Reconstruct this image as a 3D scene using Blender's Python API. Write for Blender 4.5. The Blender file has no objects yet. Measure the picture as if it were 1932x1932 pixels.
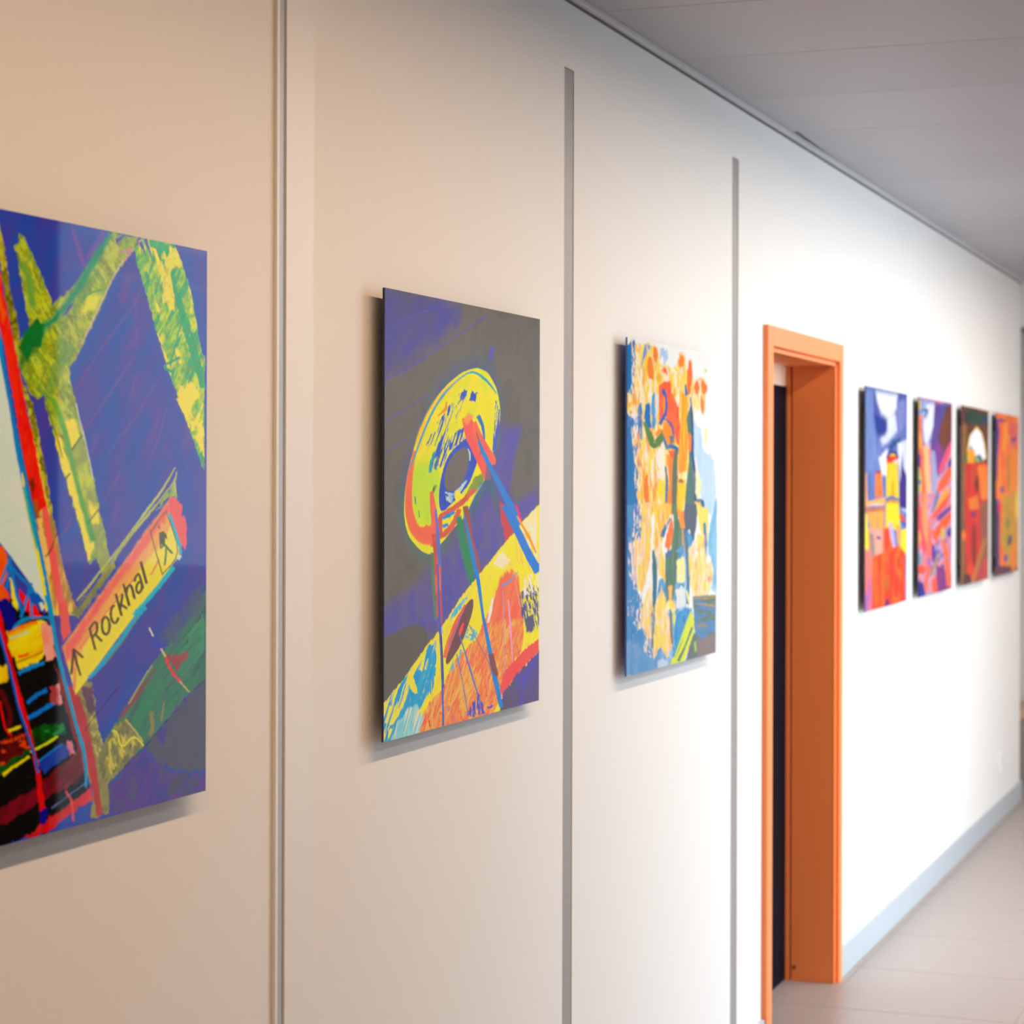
import bpy, bmesh, math, random
import numpy as np
from mathutils import Vector

scene = bpy.context.scene
COL = scene.collection

# ------------------------------------------------------------------ camera
CAM_H, CAM_D = 1.6533, 1.5610          # eye height, distance to the picture wall (wall plane is y = 0)
THETA = math.radians(20.650)           # view turned this far from the corridor axis (+x) towards the wall
FPX = 4150.0                           # focal length in pixels of the 1932 px frame
cam_d = bpy.data.cameras.new('camera')
cam = bpy.data.objects.new('camera', cam_d)
COL.objects.link(cam)
cam.location = (0, -CAM_D, CAM_H)
cam.rotation_mode = 'QUATERNION'
fwd = Vector((math.cos(THETA), math.sin(THETA), 0))
q = fwd.to_track_quat('-Z', 'Y')
from mathutils import Quaternion
cam.rotation_quaternion = Quaternion(fwd, -0.0027) @ q
cam_d.sensor_width = 36
cam_d.lens = FPX / 1932 * 36
cam_d.shift_y = -59 / 1932
cam_d.clip_start = 0.05
cam_d.clip_end = 200
cam_d.dof.use_dof = True
cam_d.dof.focus_distance = 3.75
cam_d.dof.aperture_fstop = 6.3
scene.camera = cam

# ------------------------------------------------------------------ world, daylight, exposure
w = bpy.data.worlds.new('overcast_sky')
scene.world = w
w.use_nodes = True
bg = w.node_tree.nodes['Background']
bg.inputs['Color'].default_value = (0.72, 0.86, 1.0, 1)
bg.inputs['Strength'].default_value = 9.2
scene.view_settings.view_transform = 'Standard'
scene.view_settings.look = 'None'
scene.view_settings.gamma = 1
scene.view_settings.use_curve_mapping = False
scene.view_settings.exposure = 0.0

ROOM_H = 2.70
END_X = 11.64            # the picture wall ends here
FAR_X = 12.60            # wall with the window's stand-in blind behind that corner
BACK_X = -3.0
OPP_Y = -2.55            # opposite side of the corridor
WIN_X, WIN_X2 = 6.42, 9.08   # the opposite side is glazed between these


def portal(loc, rot, sx, sy):
    l = bpy.data.lights.new('window_portal', 'AREA')
    l.shape = 'RECTANGLE'; l.size = sx; l.size_y = sy
    l.cycles.is_portal = True
    o = bpy.data.objects.new('window_portal', l)
    o.location = loc; o.rotation_euler = rot
    COL.objects.link(o)


portal(((WIN_X + WIN_X2) / 2, OPP_Y - 0.1, 1.3), (math.radians(90), 0, 0), WIN_X2 - WIN_X, 2.6)


# ------------------------------------------------------------------ materials
def mat(name, color, rough=0.5, spec=0.5, noise=0.0, nscale=20, bump=0.0, metallic=0.0, ior=None, stretch=(1, 1, 1)):
    m = bpy.data.materials.new(name)
    m.use_nodes = True
    nt = m.node_tree
    b = nt.nodes['Principled BSDF']
    b.inputs['Roughness'].default_value = rough
    b.inputs['Specular IOR Level'].default_value = spec
    b.inputs['Metallic'].default_value = metallic
    if ior: b.inputs['IOR'].default_value = ior
    tc = nt.nodes.new('ShaderNodeTexCoord')
    mp = nt.nodes.new('ShaderNodeMapping'); mp.inputs['Scale'].default_value = stretch
    nt.links.new(tc.outputs['Object'], mp.inputs['Vector'])
    nz = nt.nodes.new('ShaderNodeTexNoise'); nz.inputs['Scale'].default_value = nscale; nz.inputs['Detail'].default_value = 5
    nt.links.new(mp.outputs['Vector'], nz.inputs['Vector'])
    mx = nt.nodes.new('ShaderNodeMix'); mx.data_type = 'RGBA'
    c = np.array(color)
    mx.inputs[6].default_value = (*np.clip(c * (1 - noise), 0, 1), 1)
    mx.inputs[7].default_value = (*np.clip(c * (1 + noise), 0, 1), 1)
    nt.links.new(nz.outputs['Fac'], mx.inputs[0])
    nt.links.new(mx.outputs[2], b.inputs['Base Color'])
    if bump:
        bp = nt.nodes.new('ShaderNodeBump'); bp.inputs['Strength'].default_value = bump; bp.inputs['Distance'].default_value = 0.002
        nt.links.new(nz.outputs['Fac'], bp.inputs['Height'])
        nt.links.new(bp.outputs['Normal'], b.inputs['Normal'])
    return m


M = dict(
    wall=mat('white_wall_paint', (.82, .80, .78), .6, .25, .012, 60, .03),
    cover=mat('white_cover_profile', (.80, .785, .765), .45, .35, .01, 30),
    channel=mat('grey_channel', (.40, .43, .50), .4, .4, .02, 30),
    strip=mat('grey_groove_strip', (.30, .285, .275), .45, .35, .03, 30),
    trim=mat('grey_edge_trim', (.56, .55, .57), .4, .5, .02, 40),
    gap=mat('gap_shade_black', (.10, .10, .11), .6, .3, .05, 40),
    plenum=mat('dark_plenum', (.03, .03, .032), .9, .1, .1, 10),
    tile=mat('beige_stone_tile', (.335, .278, .256), .38, .5, .06, 6, .03, stretch=(1, 4, 1)),
    grout=mat('beige_grout', (.31, .257, .237), .8, .2, .05, 60),
    base=mat('pale_blue_grey_skirting', (.45, .49, .53), .4, .45, .05, 12),
    orange=mat('orange_lacquer', (.93, .268, .078), .42, .45, .015, 30),
    leaf=mat('dark_door_lacquer', (.007, .007, .011), .6, .02, .05, 20),
    beige=mat('beige_panel', (.90, .63, .45), .6, .3, .02, 20),
    darkwood=mat('dark_stained_wood', (.045, .036, .032), .5, .35, .25, 6, .05, stretch=(1, 8, 1)),
    alu=mat('window_aluminium', (.45, .46, .47), .4, .5, .03, 20, metallic=.3),
    paving=mat('terrace_paving', (.44, .43, .41), .8, .3, .12, 3),
    edge=mat('dark_panel_edge', (.02, .02, .05), .35, .5, .1, 40),
    blue_edge=mat('blue_panel_edge', (.03, .10, .42), .35, .5, .1, 40),
    frame=mat('raw_aluminium', (.5, .5, .5), .35, .5, .05, 60, metallic=.8),
    white=mat('white_plastic', (.80, .80, .78), .35, .5, .01, 20),
    slot=mat('dark_socket_hole', (.05, .05, .05), .5, .3, .05, 20),
    blind=mat('pale_blue_grey_blind', (.60, .66, .68), .7, .2, .03, 80),
    wood=mat('light_oak', (.55, .34, .19), .45, .4, .18, 5, .03, stretch=(1, 10, 1)),
    greybrown=mat('grey_brown_laminate', (.22, .19, .175), .5, .35, .06, 10),
    farwall=mat('end_wall_paint', (.74, .72, .68), .6, .25, .012, 60),
)


def glass():
    m = bpy.data.materials.new('window_glass'); m.use_nodes = True
    nt = m.node_tree; nt.nodes.remove(nt.nodes['Principled BSDF'])
    out = nt.nodes['Material Output']
    t = nt.nodes.new('ShaderNodeBsdfTransparent'); t.inputs['Color'].default_value = (.95, .97, .97, 1)
    g = nt.nodes.new('ShaderNodeBsdfGlossy'); g.inputs['Roughness'].default_value = .02
    mx = nt.nodes.new('ShaderNodeMixShader'); mx.inputs['Fac'].default_value = .06
    nt.links.new(t.outputs[0], mx.inputs[1]); nt.links.new(g.outputs[0], mx.inputs[2])
    nt.links.new(mx.outputs[0], out.inputs['Surface'])
    return m


def lamp_diffuser(color, strength):
    m = bpy.data.materials.new('lit_diffuser'); m.use_nodes = True
    b = m.node_tree.nodes['Principled BSDF']
    b.inputs['Base Color'].default_value = (.8, .8, .8, 1)
    b.inputs['Emission Color'].default_value = (*color, 1)
    b.inputs['Emission Strength'].default_value = strength
    return m


def print_mat(name, ior, rough):
    m = bpy.data.materials.new(name); m.use_nodes = True
    nt = m.node_tree; b = nt.nodes['Principled BSDF']
    at = nt.nodes.new('ShaderNodeAttribute'); at.attribute_name = 'print_colour'
    tc = nt.nodes.new('ShaderNodeTexCoord')
    nz = nt.nodes.new('ShaderNodeTexNoise'); nz.inputs['Scale'].default_value = 260; nz.inputs['Detail'].default_value = 4
    nt.links.new(tc.outputs['Object'], nz.inputs['Vector'])
    mr = nt.nodes.new('ShaderNodeMapRange')
    mr.inputs['From Min'].default_value = .25; mr.inputs['From Max'].default_value = .75
    mr.inputs['To Min'].default_value = .95; mr.inputs['To Max'].default_value = 1.05
    nt.links.new(nz.outputs['Fac'], mr.inputs['Value'])
    mx = nt.nodes.new('ShaderNodeVectorMath'); mx.operation = 'SCALE'
    nt.links.new(at.outputs['Color'], mx.inputs[0]); nt.links.new(mr.outputs['Result'], mx.inputs['Scale'])
    nt.links.new(mx.outputs['Vector'], b.inputs['Base Color'])
    b.inputs['Roughness'].default_value = rough
    b.inputs['IOR'].default_value = ior
    return m


# ------------------------------------------------------------------ helpers
def mesh_obj(name, verts, faces, m, parent=None):
    me = bpy.data.meshes.new(name)
    me.from_pydata(verts, [], faces)
    me.update()
    me.materials.append(m)
    o = bpy.data.objects.new(name, me)
    COL.objects.link(o)
    if parent: o.parent = parent
    return o


def boxes(name, lst, m, parent=None, bevel=0.0, origin=(0, 0, 0)):
    """one mesh object made of axis-aligned boxes (x0,x1,y0,y1,z0,z1), in the parent's frame"""
    bm = bmesh.new()
    for x0, x1, y0, y1, z0, z1 in lst:
        v = [bm.verts.new((x - origin[0], y - origin[1], z - origin[2])) for z in (z0, z1) for y in (y0, y1) for x in (x0, x1)]
        for f in ((0, 2, 3, 1), (4, 5, 7, 6), (0, 1, 5, 4), (2, 6, 7, 3), (0, 4, 6, 2), (1, 3, 7, 5)):
            bm.faces.new([v[i] for i in f])
    if bevel:
        bmesh.ops.bevel(bm, geom=list(bm.edges), offset=bevel, segments=2, affect='EDGES', profile=.5)
    me = bpy.data.meshes.new(name)
    bm.to_mesh(me); bm.free()
    me.materials.append(m)
    o = bpy.data.objects.new(name, me)
    o.location = origin
    COL.objects.link(o)
    if parent: o.parent = parent
    return o


def struct(o):
    o['kind'] = 'structure'
    return o


def empty(name, loc, label=None, cat=None, group=None, kind=None):
    o = bpy.data.objects.new(name, None)
    o.location = loc
    COL.objects.link(o)
    tag(o, label, cat, group, kind)
    return o


def tag(o, label=None, cat=None, group=None, kind=None):
    if label: o['label'] = label
    if cat: o['category'] = cat
    if group: o['group'] = group
    if kind: o['kind'] = kind
    return o


# ------------------------------------------------------------------ picture wall
G1, G2 = (4.455, 4.518), (5.845, 5.913)      # two vertical grooves
GTOP = 2.543
DL, DR, DT = 6.205, 7.205, 2.093             # rough opening of the door
WT = 0.16                                    # wall thickness
xs = [BACK_X, G1[0], G1[1], G2[0], G2[1], DL, DR, END_X]
lst = [(BACK_X, END_X, 0, WT, GTOP, ROOM_H + .1)]
lst += [(BACK_X, G1[0], 0, WT, 0, GTOP), (G1[1], G2[0], 0, WT, 0, GTOP), (G2[1], DL, 0, WT, 0, GTOP), (DR, END_X, 0, WT, 0, GTOP)]
lst += [(DL, DR, 0, WT, DT, GTOP), (G1[0], G1[1], .014, WT, 0, GTOP), (G2[0], G2[1], .014, WT, 0, GTOP)]
wall = struct(boxes('wall_left', lst, M['wall']))
tag(wall, 'white partition wall with vertical joints, carrying the row of prints')
for g in (G1, G2):
    boxes('groove_strip', [(g[0] + .001, g[1] - .001, .0015, .014, 0, GTOP - .002)], M['strip'], wall)
# cover profile over the panel joint: lip, grey channel, flat band
boxes('joint_cover', [(3.116, 3.215, -.006, 0, 0, ROOM_H - .03)], M['cover'], wall, .0006)
boxes('joint_lip', [(3.083, 3.092, -.006, 0, 0, ROOM_H - .03)], M['cover'], wall, .0006)
boxes('joint_channel', [(3.092, 3.116, -.003, 0, 0, ROOM_H - .03)], M['channel'], wall)

# skirting
for x0, x1 in ((BACK_X, 6.19), (7.225, END_X)):
    o = struct(boxes('baseboard_left', [(x0, x1, -.011, 0, 0, .102)], M['base'], None, .0015))
    tag(o, 'pale blue-grey tile skirting along the foot of the picture wall')
struct(boxes('baseboard_end', [(END_X, END_X + .011, -.011, WT, 0, .102)], M['base'], None, .0015))

# edge trim at the ceiling with a dark strip painted as its gap's shade
tr = struct(boxes('trim_1', [(BACK_X, END_X, -.019, -.005, ROOM_H - .012, ROOM_H + .004)], M['trim'], None, .001))
tag(tr, 'grey edge trim where the ceiling panels meet the picture wall')
boxes('gap_shade_strip', [(BACK_X, END_X, -.0055, 0, ROOM_H - .016, ROOM_H)], M['gap'], tr)

# ------------------------------------------------------------------ floor: slab of grout with separate tiles
floor = struct(boxes('floor', [(BACK_X, FAR_X + .3, OPP_Y - .2, 2.2, -.12, -.0022)], M['grout']))
tag(floor, 'beige stone tile floor with thin joints')
T, J = 0.6, 0.003
rng = random.Random(5)
tile_mesh = {}


def tile(x0, x1, y0, y1):
    key = (round(x1 - x0, 3), round(y1 - y0, 3))
    if key not in tile_mesh:
        o = boxes('tile', [(0, x1 - x0 - J, 0, y1 - y0 - J, -.010, 0)], M['tile'], floor, .0008)
        tile_mesh[key] = o.data
    else:
        o = bpy.data.objects.new('tile', tile_mesh[key])
        COL.objects.link(o); o.parent = floor
    o.location = (x0 + J / 2, y0 + J / 2, 0)


x = 6.83 - T * 16
while x < FAR_X:
    x1 = min(x + T, FAR_X)
    for k in range(5):
        y1 = -.034 - T * k
        tile(x, x1, max(y1 - T, OPP_Y - .1), y1)
    if x1 > DL and x < DR:
        tile(x, x1, -.034, .165)                         # runs into the door reveal
    elif x >= END_X - .2:
        tile(x, x1, -.034, .566)
    else:
        tile(x, x1, -.034, 0)
    x += T

# ------------------------------------------------------------------ ceiling: plenum slab and separate metal panels
ceil = struct(boxes('ceiling', [(BACK_X, FAR_X + .2, OPP_Y - .1, 2.2, ROOM_H + .05, ROOM_H + .15)], M['plenum']))
tag(ceil, 'suspended ceiling of wide grey metal panels')
PW = 0.6
CEIL = [mat('grey_metal_ceiling', tuple(c * k for c in (.35, .345, .378)), .42, .5, .02, 220, .02) for k in (1.0, .965, 1.03)]  # three tones paint the shading steps between slightly tilted panels
x = 5.262 - PW * 13
i = 0
while x < FAR_X:
    x0, x1 = x + .00005, min(x + PW, FAR_X) - .00005
    ya = yb = -.017
    if abs(x - 6.462) < .05: ya, yb = -.034, -.019        # one panel hangs short of the trim
    if x0 > END_X - .3: ya = yb = 2.0
    # shallow pan: far edge a touch lower than the near edge, folded rim
    lo, hi = ROOM_H - .0004, ROOM_H + .0004
    y9 = OPP_Y
    z0a, z1a = hi, lo
    v = [(x0, ya, z0a), (x1, yb, z1a), (x1, y9, z1a), (x0, y9, z0a)]
    v += [(a, b, ROOM_H + .022) for a, b, c in v]
    o = mesh_obj('ceiling_panel', v, [(0, 1, 2, 3), (0, 4, 5, 1), (1, 5, 6, 2), (2, 6, 7, 3), (3, 7, 4, 0), (4, 7, 6, 5)], CEIL[i % 3], ceil)
    i += 1
    bv = o.modifiers.new('bevel', 'BEVEL'); bv.width = .005; bv.segments = 2
    x += PW

# ------------------------------------------------------------------ orange door set
door = struct(empty('door_1', (6.69, 0, 0), 'orange door frame with deep jambs around a dark closed leaf'))
D0 = (6.69, 0, 0)


def dbox(name, lst, m, bevel=.0015):
    return boxes(name, [(a - D0[0], b - D0[0], c, d, e, f) for a, b, c, d, e, f in lst], m, door, bevel)


CP = -.016
dbox('casing', [(6.193, 6.255, CP, .002, 0, 2.106)], M['orange'])
dbox('casing', [(7.170, 7.222, CP, .002, 0, 2.106)], M['orange'])
dbox('casing', [(6.255, 7.170, CP, .002, 2.048, 2.106)], M['orange'])
dbox('casing_lip', [(6.262, 6.275, -.004, .0005, 0, 2.042)], M['orange'])
dbox('casing_lip', [(7.149, 7.164, -.004, .0005, 0, 2.042)], M['orange'])
dbox('casing_lip', [(6.262, 7.164, -.004, .0005, 2.033, 2.044)], M['orange'])
dbox('jamb', [(6.235, 6.268, .0, .148, 0, 2.04)], M['orange'])
dbox('jamb', [(7.150, 7.190, .0, .142, 0, 2.04)], M['orange'])
dbox('jamb', [(6.235, 7.190, .0, .148, 2.034, 2.08)], M['orange'])
dbox('door_stop', [(7.146, 7.196, .148, .168, 0, 2.04)], M['orange'])
dbox('door_stop', [(6.228, 6.272, .150, .168, 0, 2.04)], M['orange'])
leaf = dbox('door_leaf', [(6.274, 7.150, .160, .200, .004, 1.968)], M['leaf'])
leaf['label'] = 'dark lacquered door leaf'
dbox('leak_blocker', [(6.18, 7.24, .198, .23, 0, 2.14)], M['plenum'], 0)  # unseen dark box added behind the leaf to stop light leaks
tp = dbox('transom_panel', [(6.274, 7.150, .163, .200, 1.9685, 2.06)], M['beige'])
tp['label'] = 'beige panel above the dark leaf'
bm = bmesh.new()
bmesh.ops.create_cone(bm, cap_ends=True, segments=12, radius1=.006, radius2=.005, depth=.004)
me = bpy.data.meshes.new('screw'); bm.to_mesh(me); bm.free(); me.materials.append(M['slot'])
o = bpy.data.objects.new('screw', me); COL.objects.link(o); o.parent = door
o.location = (7.149 - D0[0], .130, .045); o.rotation_euler = (0, math.radians(90), 0)

# ------------------------------------------------------------------ rest of the shell
o = struct(boxes('wall_right', [(BACK_X, WIN_X, OPP_Y - .15, OPP_Y, 0, ROOM_H + .1)], M['darkwood']))
tag(o, 'dark wood-clad wall on the other side of the corridor')
for k in range(10):
    xa = BACK_X + .9 * k + .03
    boxes('cladding_board', [(xa, min(xa + .894, WIN_X), OPP_Y, OPP_Y + .018, .02, ROOM_H - .02)], M['darkwood'], o, .003)
struct(boxes('wall_back', [(BACK_X - .15, BACK_X, OPP_Y - .15, WT, 0, ROOM_H + .1)], M['wall']))
we = struct(boxes('wall_end', [(FAR_X, FAR_X + .15, OPP_Y - .15, 2.2, 0, ROOM_H + .1)], M['farwall']))
struct(boxes('wall_side', [(END_X - .3, FAR_X + .15, 2.2, 2.35, 0, ROOM_H + .1)], M['farwall']))
struct(boxes('wall_inner', [(END_X - .45, END_X - .3, WT, 2.35, 0, ROOM_H + .1)], M['farwall']))
hd = struct(boxes('trim_2', [(END_X + .01, END_X + .13, OPP_Y, 2.2, 2.46, ROOM_H + .02)], M['wall'], None, .002))
tag(hd, 'white header beam crossing the end of the corridor')
hl = boxes('header_edge', [(END_X + .005, END_X + .135, OPP_Y, 2.2, 2.435, 2.46)], M['greybrown'], hd)

# glazed opposite side, floor to ceiling
gl = glass()
nwin = 2
ww = (WIN_X2 - WIN_X) / nwin
struct(boxes('wall_opposite', [(WIN_X2, FAR_X + .15, OPP_Y - .15, OPP_Y, 0, ROOM_H + .1)], M['wall']))
for k in range(nwin):
    a, b = WIN_X + k * ww, WIN_X + (k + 1) * ww
    wo = struct(empty('window_%d' % (k + 1), ((a + b) / 2, OPP_Y, 0), 'tall aluminium-framed window of the glazed corridor side'))
    ox = (a + b) / 2
    yy0, yy1 = -.09, -.03
    boxes('window_frame', [(a - ox, a - ox + .04, yy0, yy1, 0, ROOM_H), (b - ox - .04, b - ox, yy0, yy1, 0, ROOM_H),
                           (a - ox + .04, b - ox - .04, yy0, yy1, 0, .08), (a - ox + .04, b - ox - .04, yy0, yy1, ROOM_H - .08, ROOM_H)], M['alu'], wo)
    boxes('pane', [(a - ox + .04, b - ox - .04, -.064, -.058, .08, ROOM_H - .08)], gl, wo)
pv = struct(boxes('ground', [(-10, 40, -40, OPP_Y - .2, -.30, -.10)], M['paving']))
tag(pv, 'grey paved terrace outside the glazed corridor side')

# ------------------------------------------------------------------ ceiling luminaires
WARM, NEUTRAL, COOLER = (1.0, .665, .40), (1.0, .83, .66), (1.0, .86, .72)
DAYWHITE = (1.0, .95, .90)


def luminaire(x0, x1, y, power, colour, label):
    L = x1 - x0
    t = empty('linear_ceiling_light', ((x0 + x1) / 2, y, ROOM_H), label, 'ceiling light', 'linear lights along the corridor ceiling')
    boxes('housing', [(-L / 2, L / 2, -.05, -.042, -.035, -.003), (-L / 2, L / 2, .042, .05, -.035, -.003), (-L / 2, L / 2, -.042, .042, -.012, -.003)], M['alu'], t)
    for s in (-1, 1):
        boxes('end_cap', [(s * L / 2 - .004, s * L / 2 + .004, -.05, .05, -.035, -.003)], M['white'], t)
    boxes('diffuser', [(-L / 2 + .004, L / 2 - .004, -.042, .042, -.030, -.024)], lamp_diffuser(colour, 2.0), t)
    l = bpy.data.lights.new('lamp_light', 'AREA')
    l.shape = 'RECTANGLE'; l.size = L - .02; l.size_y = .08
    l.energy = power * L; l.color = colour
    lo = bpy.data.objects.new('lamp_light', l)
    COL.objects.link(lo); lo.parent = t
    lo.location = (0, 0, -.033)


luminaire(-1.6, 1.3, -1.06, 11, WARM, 'long warm ceiling light closest to the back wall of the corridor')
luminaire(1.5, 4.4, -1.06, 11, WARM, 'long warm ceiling light running above the prints with the sign and the yellow ring')
luminaire(4.6, 7.5, -1.06, 10, NEUTRAL, 'long ceiling light running just in front of the orange door')
luminaire(7.7, 10.6, -1.06, 9, COOLER, 'long ceiling light above the four prints beyond the orange door')

luminaire(4.6, 7.5, -1.95, 11, DAYWHITE, 'long daylight-white fill light added between the door and the windows')  # second row, added out of view to brighten the low and far wall
luminaire(7.7, 10.6, -1.95, 8, DAYWHITE, 'long daylight-white fill light added on the window side opposite the far prints')  # same added row, also softens the print shadows
luminaire(10.8, 11.5, -1.5, 22, DAYWHITE, 'short daylight-white fill light added beside the header beam')  # added out of view to lift the dim end of the wall

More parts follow.
